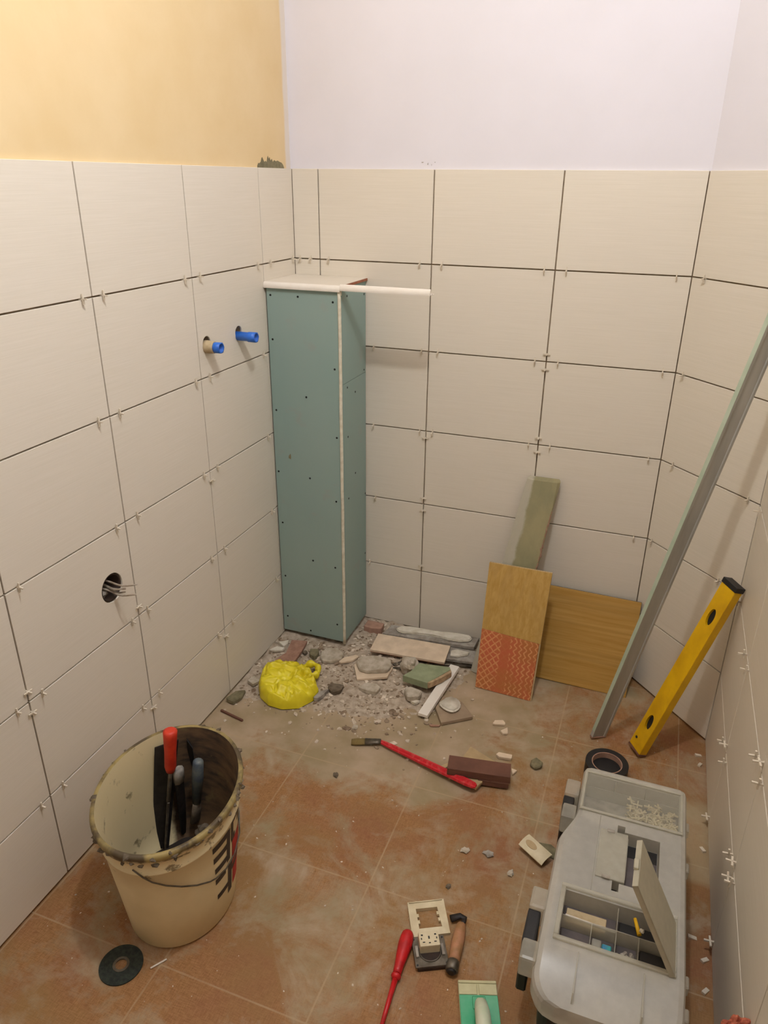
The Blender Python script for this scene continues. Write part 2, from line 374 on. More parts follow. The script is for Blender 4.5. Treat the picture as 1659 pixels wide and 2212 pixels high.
# raw mortar smear on the ochre paint, dark scuffs on the white paint
random.seed(3)
b = MB(); pts = [(-.192, TT-.004)]
prof = [(-.19, .003), (-.184, .010), (-.178, .009), (-.170, .013), (-.165, .022), (-.160, .025), (-.156, .020), (-.150, .013), (-.143, .016), (-.137, .013), (-.132, .024), (-.128, .029), (-.124, .021), (-.119, .026), (-.113, .017), (-.106, .022), (-.100, .014), (-.092, .019), (-.083, .016), (-.072, .018), (-.060, .015), (-.048, .013), (-.040, .008), (-.034, .001)]
b.loft([[(-TH+.0002+dx, y, TT-.004) for y, h in prof]+[(-TH+.0002+dx*.6, y, TT+h) for y, h in prof[::-1]] for dx in (0, .0016)], smooth=False)
b.done('mortar_smear', M_MUD, wl, 'grey mortar smear on the ochre paint above the tiles')
b = MB()
for x, z, w_, h_ in ((.418, TT+.012, .010, .005), (.43, TT+.010, .004, .012), (.437, TT+.016, .006, .003), (.405, TT+.016, .012, .002)):
    b.rock((x, TH, z), 1, w_*.6, .0006, h_*.5, 1, x*50)
b.done('mortar_smear', M_GREY, wb, 'small grey mortar marks on the white paint')

# holes through the left cladding: socket box and two pipes
def cutter(y, z, r, x0=-.06, x1=.02, n=40):
    return MB().tube([(x0, y, z), (x1, y, z)], r, n).done('cut', M_ADH)
SY, SZ = -.9835, .607; PIPES = [(-.516, 1.076), (-.357, 1.076)]
boolean(cl_left, [cutter(SY, SZ, .0355)]+[cutter(y, z+.004, .0185) for y, z in PIPES])
boolean(wl, [cutter(SY, SZ, .034)]+[cutter(y, z+.004, .018) for y, z in PIPES])
t = thing('flush_socket_box', 'round brown wall box in the left tiles with bare wires sticking out', 'socket box')
n = 32
rg = lambda x, r: [(x, SY+r*math.cos(2*PI*k/n), SZ+r*math.sin(2*PI*k/n)) for k in range(n)]
MB().loft([rg(-.052, .0325), rg(-.003, .0325), rg(-.003, .0300), rg(-.048, .0300)]).done('box_shell', M_BOXB, t)
b = MB().rock((-.03, SY-.004, SZ-.017), .014, 1, 1.2, .8, 2, 4).done('mortar_lump', M_GREY, t)
for (a, e, r) in (((-.035, SY-.006, SZ+.014), (.062, SY+.010, SZ+.016), .0024), ((-.030, SY-.010, SZ-.004), (.056, SY+.008, SZ-.012), .0028),
                  ((-.04, SY-.002, SZ+.006), (.034, SY+.002, SZ-.001), .0034), ((-.04, SY+.012, SZ-.010), (.030, SY+.004, SZ-.010), .0030)):
    a, e = Vector(a), Vector(e)
    P = [a.lerp(e, q)+Vector((0, .003*math.sin(q*7), .005*math.sin(q*4+r*900))) for q in [k/9 for k in range(10)]]
    MB().tube(P, [r*(1 if k < 7 else .75) for k in range(10)], 8).done('wire', M_WIRE, t)
origin(t, (0, SY, SZ))
for i, (y, z) in enumerate(PIPES):
    t = thing('pipe_plug', ['short blue water pipe plug wrapped in pale tape, nearer the socket hole', 'longer bright blue water pipe plug, nearer the green box'][i], 'pipe plug')
    L_ = .045 if i == 0 else .058; z -= .004; y -= (.004, .006)[i]
    def rr(x, r, hexf=0):
        return [(x, y+r*(1-hexf*.07*(k % 2))*math.cos(2*PI*k/12), z+r*(1-hexf*.07*(k % 2))*math.sin(2*PI*k/12)) for k in range(12)]
    MB().loft([rr(-.04, .0125), rr(L_*.55, .0125), rr(L_*.6, .0145, 1), rr(L_, .0145, 1), rr(L_, .0105), rr(L_-.022, .0100)]).done('plug_body', M_BLUE, t)
    MB().loft([rr(L_-.0215, .0098), rr(L_-.021, .0098)]).done('plug_socket', M_BLUEIN, t)
    if i == 0: MB().loft([rr(-.006, .0165), rr(.006, .0170), rr(.022, .0160), rr(.026, .0150)]).done('sealing_tape', M_PAPER, t, 'pale sealing tape')
    origin(t, (0, y, z))

# ---------------------------------------------------------------- green boxed-in pipe chase
BX, BY, BZ = .2365, -.2, 1.192
t = thing('boxed_pipe_chase', 'tall narrow green plasterboard box standing in the far left corner', 'boxing')
fp = MB().box((.0055, BY, .024), (BX-.001, BY+.012, BZ-.002)).done('front_panel', M_GYP, t)
sp = MB().box((BX-.012, BY+.0125, .916), (BX, -.006, BZ-.002)).box((BX-.012, BY+.0125, .024), (BX, -.006, .9148)).done('side_panel', M_GYP, t)
MB().box((.004, BY+.02, .0), (.024, -.004, BZ-.012)).box((BX-.034, -.03, .0), (BX-.014, -.004, BZ-.012)).box((.03, BY+.02, .002), (BX-.02, BY+.05, .03)).done('inner_frame', M_STEEL, t)
b = MB(); P = []
for k in range(40):
    z = .018+(BZ-.022)*k/39; q = .0012*noise.noise(Vector((0, 0, z*9)))
    P.append((BX-.0015+q, BY+.0005+q, z))
b.tube(P, .0052, 8); b.done('corner_bead', M_BEAD, t)
MB().box((BX-.006, BY-.004, BZ-.02), (BX+.004, BY+.006, BZ-.004), .001).done('corner_bead', M_BEAD, t)
SF = [(.018, 1.162), (.106, 1.162), (.215, 1.153), (.018, 1.035), (.217, .963), (.122, .87), (.018, .819), (.22, .754), (.015, .617), (.125, .609), (.214, .543), (.02, .438), (.126, .317), (.206, .306), (.02, .239), (.021, .08), (.209, .088), (.108, .040)]
s0 = None
for x, z in SF:
    if s0 is None:
        s0 = MB().tube([(0, -.0006, 0), (0, .0012, 0)], .0032, 12).done('screw', M_SCREW, t)
        o = s0
    else: o = s0.copy(); COL.objects.link(o)
    o.location = (x, BY, z)
SS = [(-.149, 1.165), (-.019, 1.154), (-.154, .900), (-.093, .872), (-.02, .925), (-.153, .745), (-.096, .606), (-.153, .539), (-.011, .502), (-.014, .277)]
for y, z in SS:
    o = s0.copy(); COL.objects.link(o); o.rotation_euler = (0, 0, PI/2); o.location = (BX, y, z)
MB().rock((.06, BY-.0002, .672), 1, .0062, .0004, .0085, 2, 5).done('stain', M_MUD, fp, 'small dark stain')
MB().box((.0, BY-.001, BZ-.001), (BX+.003, -.0005, BZ+.0075), .0005).done('cap_tile', [M_TILE], t)
MB().box((BX+.0032, BY+.002, BZ-.0005), (BX+.0042, -.001, BZ+.0065)).done('raw_edge', M_BISQUE, t, 'reddish raw cut edge')
P = [(BY-.0095*math.sin(a), BZ-.004+.0115*math.cos(a)) for a in [PI/2*k/6 for k in range(7)]]
def quarter(x0, x1, dz=0, dy=0):
    prof = [(BY+dy-.0095*math.sin(a), BZ+dz-.005+.0125*math.cos(a)) for a in [PI*.62*k/8 for k in range(9)]]+[(BY+dy+.001, BZ+dz-.008)]
    return MB().loft([[(x, y, z) for y, z in prof] for x in (x0, x1)], smooth=False)
o = quarter(.001, BX+.003).done('edge_trim', M_PVC, t, 'white rounded plastic edge trim')
# the next length of trim, left uncut past the corner, with its perforated flange
q = quarter(0, .262, 0, 0)
tr = q.done('rounded_edge', M_PVC)
to = thing('loose_edge_trim', 'white plastic tile edge trim jutting sideways from the top of the green box', 'edge trim')
tr.parent = to; tr.location = (BX+.0035, -.001, .004)
fl = MB().box((BX+.004, BY-.001, BZ-.0052), (BX+.004+.262, BY+.030, BZ-.004)).done('perforated_flange', M_PVC, to)
cut = []
for k in range(11):
    x = BX+.022+.0235*k
    cut.append(MB().box((x-.005, BY+.009, BZ-.02), (x+.005, BY+.016, BZ+.02)).done('cut', M_PVC))
boolean(fl, cut)
MB().box((BX+.262, BY-.006, BZ-.002), (BX+.270, BY+.003, BZ+.001)).done('torn_end', M_PVC, to)
origin(to, (BX+.004, BY, BZ)); origin(t, (.118, -.1, 0))

# ---------------------------------------------------------------- tile spacers
def spacer(loc, nrm, along, size=.0105, tilt=0, depth=.004):
    """one cross spacer; nrm = out of wall, along = the joint direction it straddles across"""
    global SP0
    if SP0 is None:
        b = MB(); a = .0016
        b.box((-.0105, -a, -a), (.0105, a, a)).box((-a, -.0105, -a), (a, .0105, a))
        SP0 = b.done('tile_spacer', M_SPACER); o = SP0
    else: o = SP0.copy(); COL.objects.link(o)
    n_ = Vector(nrm).normalized(); c_ = Vector(along).normalized(); z_ = n_.cross(c_)
    R = Matrix((n_, c_, z_)).transposed() @ Matrix.Rotation(tilt, 3, 'Y') @ Matrix.Rotation(random.uniform(-.12, .12), 3, 'Z')
    M4 = R.to_4x4(); M4.translation = Vector(loc)+n_*depth*1.0; o.matrix_world = M4
    s = size/.0105*1.0; o.scale = (s, s, s)
    return o
SP0 = None
random.seed(11)
ZJ = {k: HB+H*(5-k) for k in range(1, 6)}
Z = Vector((0, 0, 1))
def put(lab, grp, *a, **k):
    o = spacer(*a, **k); tag(o, lab, 'tile spacer', grp); return o
ORD = {1: 'topmost', 2: 'second', 3: 'third', 4: 'fourth', 5: 'lowest'}; ORV = {1: 'first', 2: 'second', 3: 'third', 4: 'fourth'}
LG = ('small white plastic cross spacer pushed into a joint of the left wall', 'tile spacers in the left wall')
for j in range(1, 6):
    for v in (-.2002, -.5549, -.9096, -1.2643):
        for s_ in (-1, 1):
            y = v+s_*.034+random.uniform(-.006, .006)
            if v == -.2002 and s_ == 1 and j > 1: continue
            if v == -1.2643 and j < 3: continue
            kv = ORV[[-.2002, -.5549, -.9096, -1.2643].index(v)+1]
            put(f"spacer in left wall's {ORD[j]} horizontal joint, {'right' if s_ > 0 else 'left'} of the {kv} vertical joint from the corner", LG[1], (0, y, ZJ[j]), (1, 0, 0), Z)
put("spacer in left wall's topmost horizontal joint, right beside the far corner", LG[1], (0, -.02, ZJ[1]), (1, 0, 0), Z)
for v, j, s_ in ((-.5549, 3, -1), (-.5549, 5, -1), (-.9096, 4, 1), (-.9096, 5, -1), (-1.2643, 4, 1), (-1.2643, 4, -1)):
    kv = ORV[[-.2002, -.5549, -.9096, -1.2643].index(v)+1]
    put(f"spacer in the left wall's {kv} vertical joint from the corner, just {'above' if s_ > 0 else 'below'} the {ORD[j]} horizontal", LG[1], (0, v, ZJ[j]+s_*.026), (1, 0, 0), (0, 1, 0))
BG = ('small white plastic cross spacer pushed into a joint of the far wall', 'tile spacers in the far wall')
for x, j in ((.02, 1), (.055, 1), (.115, 1), (.405, 1), (.472, 1), (.765, 1), (.825, 1), (1.108, 1),
             (.262, 2), (.418, 2), (.47, 2), (.762, 2), (.828, 2), (1.112, 2), (.42, 3), (.462, 3), (.262, 3), (.766, 3), (.83, 3), (1.112, 3), (.27, 4), (1.106, 4), (.25, 5)):
    if x == .02: w_ = 'right beside the left corner'
    elif x < .3 and j > 1: w_ = 'just right of the green box'
    else:
        vs = [.0845, .4392, .794, X1]; i_ = min(range(4), key=lambda q: abs(vs[q]-x))
        w_ = 'just left of the angled wall' if i_ == 3 else f"{'right' if x > vs[i_] else 'left'} of its {ORV[i_+1]} vertical joint"
    put(f"white spacer in the far wall's {ORD[j]} horizontal joint, {w_}", BG[1], (x, 0, ZJ[j]), (0, -1, 0), Z)
for x, j, s_ in ((.794, 2, 1), (.794, 2, -1), (.4392, 3, -1), (.794, 3, 1), (.794, 3, -1), (.4392, 4, 1), (.4392, 4, -1), (.4392, 5, 1)):
    put(f"spacer in the far wall's {ORV[[.0845, .4392, .794].index(x)+1]} vertical joint, just {'above' if s_ > 0 else 'below'} the {ORD[j]} horizontal joint", BG[1], (x, 0, ZJ[j]+s_*.022), (0, -1, 0), (1, 0, 0))
DG = ('small white plastic cross spacer in a joint of the angled corner wall', 'tile spacers in the angled wall')
for u, j in ((.045, 1), (.03, 2), (.05, 3), (.02, 4), (.315, 3), (.33, 4), (.27, 5), (.28, 4)):
    put(f"white spacer in the angled wall's {ORD[j]} horizontal joint, {'at its left end' if u < .1 else 'at its very right end' if u > .29 else 'left of its right end'}", DG[1], Vector((X1, 0, ZJ[j]))+dd.normalized()*u, nd, Z)
RG = ('white plastic cross spacer standing out from a joint of the right wall', 'tile spacers in the right wall')
for y, j in ((-.548, 5), (-.625, 5), (-.90, 5), (-.972, 5), (-.90, 4), (-.975, 4), (-.548, 4), (-.612, 4), (-.30, 3), (-.30, 4)):
    w_ = 'at the far corner' if y > -.4 else f"{'just beyond' if y in (-.548, -.90) else 'just before'} its {'farther' if y > -.7 else 'nearer'} vertical joint"
    put(f"white spacer in the right wall's {ORD[j]} horizontal joint, {w_}", RG[1], (X2, y, ZJ[j]), (-1, 0, 0), Z, size=.012, depth=.007)
for y, z, w_ in ((-.585, .03, 'farther vertical joint, close to the floor'), (-.94, ZJ[5]-.02, 'nearer vertical joint, just below the lowest horizontal joint'), (-.94, ZJ[4]+.02, 'nearer vertical joint, just above the fourth horizontal joint'),
                 (-.94, .03, 'nearer vertical joint, close to the floor'), (-.585, ZJ[5]+.02, 'farther vertical joint, just above the lowest horizontal joint'), (-.94, ZJ[5]+.022, 'nearer vertical joint, just above the lowest horizontal joint')):
    put(f"white spacer in the right wall's {w_}", RG[1], (X2, y, z), (-1, 0, 0), (0, 1, 0), size=.012, depth=.007)
WG = ('small white plastic wedge lying at the foot of the right wall', 'wedges along the right wall')
w0 = None
for x, y, a, w_ in ((1.368, -.325, .4, 'farthest of the row, by the corner'), (1.372, -.362, 1.2, 'second from the far corner'), (1.374, -.667, 2.0, 'alone beside the far half of the toolbox'),
                    (1.374, -.965, .8, 'second nearest of the row'), (1.374, -1.034, 1.0, 'nearest of the row'), (1.35, -.92, .1, 'lying out from the wall beside the toolbox')):
    if w0 is None:
        b = MB(); b.hexa([(-.009, -.004, 0), (.009, -.004, 0), (.009, .004, 0), (-.009, .004, 0), (-.009, -.004, .006), (.009, -.004, .001), (.009, .004, .001), (-.009, .004, .006)])
        w0 = b.done('tile_wedge', M_SPACER); o = w0
    else: o = w0.copy(); COL.objects.link(o)
    o.location = (x, y, 0); o.rotation_euler = (0, 0, a); tag(o, 'white wedge at the right wall foot, '+w_, 'wedge', WG[1])

# ---------------------------------------------------------------- rubble bed and fine chips (uncountable)
random.seed(5)
def hfield(x, y):
    e = min(1, max(0, (.62+y-.12*x)/.22))*min(1, max(0, (.66-x+.25*(y+.4))/.2))
    k = .5+.5*noise.noise(Vector((x*16, y*16, 1)))
    return max(0, e)*(.004+.012*k+.006*noise.noise(Vector((x*55, y*55, 3))))-.0025
b = MB(); NX, NY = 110, 100; V = {}
for i in range(NX+1):
    for j in range(NY+1):
        x, y = .001+.70*i/NX, -.001-.66*j/NY
        V[i, j] = b.bm.verts.new((x, y, hfield(x, y)))
for i in range(NX):
    for j in range(NY):
        if max(V[p].co.z for p in ((i, j), (i+1, j), (i+1, j+1), (i, j+1))) < -.001: continue
        f = b.bm.faces.new((V[i, j], V[i+1, j], V[i+1, j+1], V[i, j+1])); f.smooth = True
for v in [v for v in b.bm.verts if not v.link_faces]: b.bm.verts.remove(v)
tag(b.done('rubble_dust', M_RUB), 'grey bed of crumbled mortar dust heaped in the far left corner', 'rubble', kind='stuff')
b = MB(); b2 = MB()
cnt = 0
while cnt < 1500:
    x, y = random.uniform(.01, .72), random.uniform(-.68, -.01)
    if x < BX+.01 and y > BY-.01: continue
    e = min(1, max(0, (.64+y)/.2))*min(1, max(0, (.70-x)/.25)); e = max(e, .06)
    if random.random() > e: continue
    r = random.choice((.002, .003, .003, .004, .005, .007))*random.uniform(.7, 1.2); cnt += 1
    z = max(0, hfield(x, y))
    (b if random.random() < .62 else b2).rock((x, y, z+r*.2), r, random.uniform(.8, 1.7), 1, random.uniform(.3, .8), 1, cnt, .5)
tag(b.done('rubble_chips', M_CHIPS), 'fine pale plaster chips scattered over the far left corner', 'rubble', kind='stuff')
tag(b2.done('rubble_chips', pm('brown_grey_crumbs', (160, 140, 116), (120, 98, 78), 30, .95, .3)), 'fine brown-grey mortar crumbs scattered over the far left corner', 'rubble', kind='stuff')
b = MB()
for k in range(260):
    x, y = random.uniform(.05, 1.36), random.uniform(-1.7, -.3); r = random.choice((.0008, .001, .0015, .002))
    if 1.03 < x < 1.32 and -1.33 < y < -.72: continue
    b.rock((x, y, r*.3), r, 1.5, 1, .6, 1, k)
tag(b.done('floor_grit', M_CHIPS), 'tiny pale crumbs strewn over the open floor tiles', 'grit', kind='stuff')

# ---------------------------------------------------------------- offcuts and rubble pieces
def slab(name, pts, z0, z1, mat, label, cat, jit=.0012, bevel=.0012, tilt=None, group=None):
    o = MB().prism(pts, 0, z1-z0, bevel, jit).done(name, mat)
    cx = sum(p[0] for p in pts)/len(pts); cy = sum(p[1] for p in pts)/len(pts)
    o.data.transform(Matrix.Translation((-cx, -cy, 0))); o.location = (cx, cy, z0)
    if tilt: o.rotation_euler = tilt
    return tag(o, label, cat, group)
def grp_root(o_parts, name, label, cat, loc):
    t = thing(name, label, cat)
    for p in o_parts:
        for k in ('label', 'category'):
            if k in p.keys(): del p[k]
        p.parent = t; p.location = Vector(p.location)-Vector(loc)
    t.location = loc; return t
# long grey plank with a white plaster smear, lying against the far wall
a = slab('plank', [(.343, -.115), (.352, -.052), (.662, -.019), (.658, -.080)], .018, .032, M_GREY, '', '', .001)
p = MB().prism([(.378, -.077), (.391, -.058), (.426, -.047), (.477, -.045), (.51, -.05), (.535, -.043), (.556, -.034), (.588, -.032), (.629, -.028), (.642, -.041), (.638, -.059), (.605, -.075), (.567, -.078), (.534, -.071), (.505, -.068), (.455, -.079), (.411, -.094), (.39, -.092)], .032, .041, .003, 0, 2).done('plaster_smear', M_PLAST)
grp_root([a, p], 'mortar_backed_plank', 'long grey offcut with a wavy white plaster smear, along the far wall foot', 'offcut', (.5, -.07, .018))
a = slab('plank', [(.40, -.19), (.39, -.110), (.690, -.085), (.696, -.150)], .012, .022, M_GREY, '', '', .001)
p = MB().prism([(.595, -.150), (.590, -.122), (.608, -.108), (.65, -.110), (.650, -.126), (.62, -.146)], .022, .030, .002, .001, 2).done('plaster_lump', M_PLAST)
grp_root([a, p], 'mortar_backed_plank', 'grey offcut with a white plaster lump, tucked under the beige tile strip', 'offcut', (.54, -.13, .012))
o = MB().box((-.127, -.048, 0), (.127, .048, .008), .0006).done('beige_tile_strip', [M_CHIPW]); o.location = (.4605, -.1655, .0275); o.rotation_euler = (.03, 0, .071)
MB().box((-.1268, -.0478, -.0015), (.1268, .0478, -.0001)).done('raw_back', M_BISQUE, o, 'brown raw tile back')
tag(o, 'clean cream tile strip lying on top of the offcuts below the far wall', 'tile')
t = thing('metal_profile', 'thin grey metal channel poking out beneath the beige tile strip', 'metal profile')
MB().tube([(.428, -.245, .010), (.457, -.214, .010), (.582, -.180, .009), (.676, -.158, .009)], .006, 10, sq=.6).done('channel', M_STEEL, t)
MB().tube([(.428, -.262, .008), (.50, -.238, .008)], .0055, 10, sq=.6).done('channel', M_STEEL, t)
origin(t, (.55, -.2, 0))
gb = [(.494, -.338), (.51, -.307), (.52, -.258), (.620, -.243), (.632, -.262), (.612, -.303), (.583, -.347)]
t = thing('plasterboard_offcut', 'broken green plasterboard block beside the white strip on the rubble', 'plasterboard')
MB().prism([(x*.985+.0085, y*.985-.004) for x, y in gb], .029, .048, .0008, .0015).done('gypsum_core', M_GYPSIDE, t)
MB().prism(gb[:4]+[(.624, -.256), (.600, -.303), (.576, -.345)], .048, .0492, 0).done('paper_face', M_GYPC, t)
MB().hexa([(.494, -.3385, .027), (.578, -.3475, .027), (.578, -.3455, .027), (.494, -.3365, .027), (.494, -.3390, .0492), (.577, -.3475, .0492), (.577, -.3455, .0492), (.494, -.3370, .0492)]).done('paper_edge', M_GYPC, t)
origin(t, (.55, -.3, .027))
random.seed(21)
def rock(name, c, r, s, mat, label, cat='rubble piece', seed=1, sub=3, rough=.35):
    o = MB().rock((0, 0, 0), r, *s, sub, seed, rough).done(name, mat); o.location = c; return tag(o, label, cat)
rock('plaster_chunk', (.492, -.272, .040), .030, (.75, 1.0, 1.0), M_GREYL, 'upright pointed grey mortar chunk against the green plasterboard block', seed=3)
o = MB().hexa([(-.016, -.13, 0), (.016, -.13, 0), (.018, .13, .004), (-.015, .13, .004), (-.015, -.13, .010), (.015, -.13, .010), (.016, .13, .014), (-.014, .13, .014)], .0006).done('white_strip', M_PVC)
o.location = (.611, -.328, .012); o.rotation_euler = (.02, 0, -.10); tag(o, 'narrow white strip sticking out from under the green plasterboard block', 'strip')
o = slab('taupe_tile_piece', [(.622, -.405), (.658, -.467), (.739, -.405), (.690, -.350), (.628, -.347)], .002, .013, M_TILEG, 'taupe square tile piece lying right of the white strip', 'tile', .0003)
o = MB().prism([(.628, -.395), (.631, -.381), (.644, -.366), (.654, -.349), (.676, -.352), (.692, -.369), (.696, -.393), (.685, -.416), (.666, -.420), (.643, -.409)], .0135, .026, .005, .001, 3).done('plaster_patty', M_PLAST)
for f_ in o.data.polygons: f_.use_smooth = True
tag(o, 'round creamy white plaster patty sitting on the taupe tile piece', 'plaster')
slab('mortar_flake', [(.32, -.301), (.323, -.269), (.373, -.249), (.424, -.255), (.434, -.282), (.431, -.308), (.402, -.320), (.371, -.335), (.342, -.332)], .020, .036, M_GREYL, 'large rounded grey mortar flake on a tile piece, mid rubble', 'rubble piece', .003, .003)
slab('tile_piece', [(.312, -.300), (.350, -.370), (.437, -.323), (.436, -.270), (.33, -.27)], .010, .019, M_CHIPW, 'pale tile piece under the large grey mortar flake', 'tile', .001)
slab('mortar_flake', [(.371, -.403), (.381, -.376), (.418, -.366), (.435, -.379), (.431, -.408), (.407, -.412)], .004, .018, M_GREYL, 'thin grey mortar flake in front of the pale tile piece', 'rubble piece', .002, .002)
slab('mortar_flake', [(.508, -.369), (.528, -.352), (.564, -.361), (.564, -.384), (.546, -.404), (.527, -.398)], .004, .028, M_GREYL, 'small thick grey-green mortar flake below the green plasterboard block', 'rubble piece', .003, .004)
slab('mortar_flake', [(.540, -.400), (.549, -.390), (.569, -.390), (.557, -.408)], .002, .012, M_PLAST, 'small white plaster sliver near the foot of the white strip', 'rubble piece', .001)
slab('brick_fragment', [(.263, -.092), (.262, -.045), (.322, -.046), (.327, -.085), (.295, -.095)], .004, .030, M_BRICKP, 'pinkish brick fragment between the green box and the grey offcut', 'brick', .002, .002)
slab('broken_tile_piece', [(.059, -.250), (.112, -.236), (.120, -.293), (.125, -.362), (.069, -.380), (.060, -.372), (.078, -.325)], .012, .022, M_BRICK, 'reddish-brown broken tile back between the green box and yellow bag', 'tile', .001)
slab('mortar_disc', [(.192, -.308), (.182, -.276), (.192, -.251), (.228, -.240), (.258, -.262), (.262, -.291), (.236, -.316), (.209, -.322)], .010, .024, M_GREYL, 'flat round grey mortar piece in front of the green box', 'rubble piece', .002, .003)
slab('mortar_lump', [(.151, -.303), (.146, -.279), (.17, -.27), (.183, -.291), (.175, -.315)], .006, .026, M_MUD, 'olive-brown mortar lump left of the flat round grey piece', 'rubble piece', .003, .003)
slab('mortar_lump', [(.121, -.294), (.125, -.281), (.139, -.288), (.135, -.304)], .008, .018, M_MORT, 'tiny dark mortar lump beside the reddish tile back', 'rubble piece', .002, .002)
slab('plaster_sliver', [(.258, -.302), (.265, -.276), (.295, -.248), (.308, -.250), (.299, -.281), (.266, -.304)], .010, .018, M_CHIPW, 'long cream plaster sliver right of the flat round grey piece', 'rubble piece', .001)
slab('plaster_shard', [(.262, -.503), (.266, -.476), (.289, -.444), (.283, -.482), (.273, -.503)], .006, .020, M_GREY, 'blue-grey shard at the right edge of the yellow bag', 'rubble piece', .002)
slab('mortar_lump', [(.281, -.441), (.282, -.418), (.323, -.411), (.325, -.440), (.304, -.459)], .004, .024, M_MORT, 'dark brown mortar lump right of the yellow bag', 'rubble piece', .003, .004)
slab('wood_stick', [(.018, -.644), (.104, -.662), (.105, -.655), (.020, -.637)], .0005, .007, M_WOODD, 'thin dark wooden stick lying at the foot of the left wall', 'stick', .0003)
slab('mortar_lump', [(.012, -.600), (.020, -.554), (.045, -.539), (.053, -.571), (.041, -.606)], .002, .016, M_MUD, 'greenish crumbled lump against the left wall near the wooden stick', 'rubble piece', .003, .003)
slab('plaster_shard', [(.030, -.500), (.038, -.470), (.066, -.482), (.055, -.510)], .006, .018, M_GREYL, 'pale shard between the left wall and the yellow bag', 'rubble piece', .002)
slab('plaster_shard', [(.030, -.285), (.050, -.258), (.060, -.278), (.050, -.298)], .008, .026, M_PLAST, 'white plaster shard by the left foot of the green box', 'rubble piece', .003)
slab('plaster_sliver', [(.012, -.325), (.030, -.298), (.058, -.300), (.056, -.312), (.034, -.326)], .012, .020, M_PLAST, 'white plaster sliver against the left wall behind the yellow bag', 'rubble piece', .002)
slab('tile_chip', [(.799, -.408), (.802, -.391), (.825, -.382), (.834, -.392), (.834, -.400), (.807, -.408)], .0005, .008, M_CHIPW, 'oval cream tile chip, topmost of the chips in the open floor', 'tile chip', .0005)
slab('tile_chip', [(.827, -.431), (.844, -.409), (.850, -.435), (.837, -.440)], .0005, .008, M_CHIPW, 'squarish cream tile chip just in front of the oval one', 'tile chip', .0005)
slab('tile_chip', [(.837, -.533), (.843, -.522), (.880, -.519), (.881, -.536), (.847, -.541)], .0005, .010, M_CHIPW, 'oblong pink-cream tile chip behind the dark wooden block', 'tile chip', .0005)
slab('tile_chip', [(.888, -.570), (.905, -.572), (.896, -.592)], .0005, .008, M_CHIPW, 'triangular cream tile chip at the right end of the dark wooden block', 'tile chip', .0005)
slab('broken_tile_sliver', [(.624, -.476), (.657, -.466), (.655, -.474), (.631, -.482)], .0005, .006, M_BRICK, 'thin reddish tile sliver in front of the taupe tile piece', 'tile chip', .0005)
slab('mortar_lump', [(.934, -.540), (.933, -.520), (.945, -.507), (.966, -.517), (.964, -.538), (.950, -.549)], .0005, .012, M_MUD, 'grey-green mortar pat on the open floor behind the toolbox', 'rubble piece', .002, .003)
slab('mortar_flake', [(1.00, -.79), (1.03, -.785), (1.05, -.80), (1.045, -.825), (1.02, -.82)], .0003, .006, M_MUD, 'olive mortar spill under the cream rocker plate', 'rubble piece', .001, .002)
for i, (x, y, r, lb) in enumerate(((.84, -.875, .009, 'small grey pebble on the open floor left of the cream rocker plate'), (.895, -.865, .010, 'flat grey smudge of mortar right of the small grey pebble'),
                              (.955, -.90, .008, 'thin grey flake on the floor in front of the cream rocker plate'), (.83, -.985, .006, 'dark crumb just behind the ivory socket frame'),
                              (.425, -.565, .009, 'lone pale crumb on the floor in front of the rubble'), (.45, -.76, .008, 'dark flat crumb in the middle of the floor below the brush'))):
    rock('mortar_crumb', (x, y, r*.35), r, (1.2, .9, .4), (M_GREYL, M_GREY, M_GREYL, M_MORT, M_GREYL, M_MORT)[i], lb, 'crumb', seed=i+30, sub=2)
# ---- crumpled yellow bag
OUT = [(.076, -.512), (.054, -.446), (.063, -.401), (.100, -.385), (.133, -.376), (.174, -.378), (.205, -.395), (.222, -.420), (.246, -.445), (.262, -.465), (.262, -.497), (.234, -.550), (.189, -.572), (.142, -.570), (.101, -.547)]
def outline(cx, cy, th):
    d = Vector((math.cos(th), math.sin(th))); best = 0
    for i in range(len(OUT)):
        a = Vector(OUT[i])-Vector((cx, cy)); e = Vector(OUT[(i+1) % len(OUT)])-Vector(OUT[i]); den = d.x*e.y-d.y*e.x
        if abs(den) < 1e-9: continue
        t_ = (a.x*e.y-a.y*e.x)/den; u_ = (a.x*d.y-a.y*d.x)/den
        if t_ > 0 and 0 <= u_ <= 1: best = max(best, t_)
    return best
t = thing('plastic_bag', 'crumpled bright yellow plastic bag on the rubble in the far left corner', 'bag')
b = MB(); cx, cy = .155, -.475; rings = []
for i in range(34):
    q = i/33; ring = []
    for k in range(140):
        th = 2*PI*k/140; R_ = outline(cx, cy, th)
        qq = math.sin(q*PI/2)**.9 if q < 1 else 1
        x = cx+R_*qq*math.cos(th); y = cy+R_*qq*math.sin(th)
        n1 = noise.noise(Vector((x*26, y*26, .3))); n2 = 1-abs(noise.noise(Vector((x*42+n1*1.5, y*42, 5))))*2; n3 = 1-abs(noise.noise(Vector((x*16+n1, y*30, 9))))*2
        z = .010+.030*max(0, (1-q**2.0))**.85+(.012*n1+.016*n2+.016*n3)*min(1, 3.2*(1-q))*(.6+.4*q)
        if q > .93: z = .010-.006*(q-.93)/.07
        ring.append((x, y, max(.004, z)))
    rings.append(ring)
c0_ = rings[0]; b.loft(rings, cap=(False, False))
bmesh.ops.remove_doubles(b.bm, verts=b.bm.verts[:], dist=1e-5)
b.done('bag_body', M_YBAG, t)
b = MB(); P = []
for k in range(26):
    a_ = -2.4+4.9*k/25; P.append((.200+.030*math.cos(a_+.6), -.402+.026*math.sin(a_+.6), .036+.006*math.sin(a_*2)))
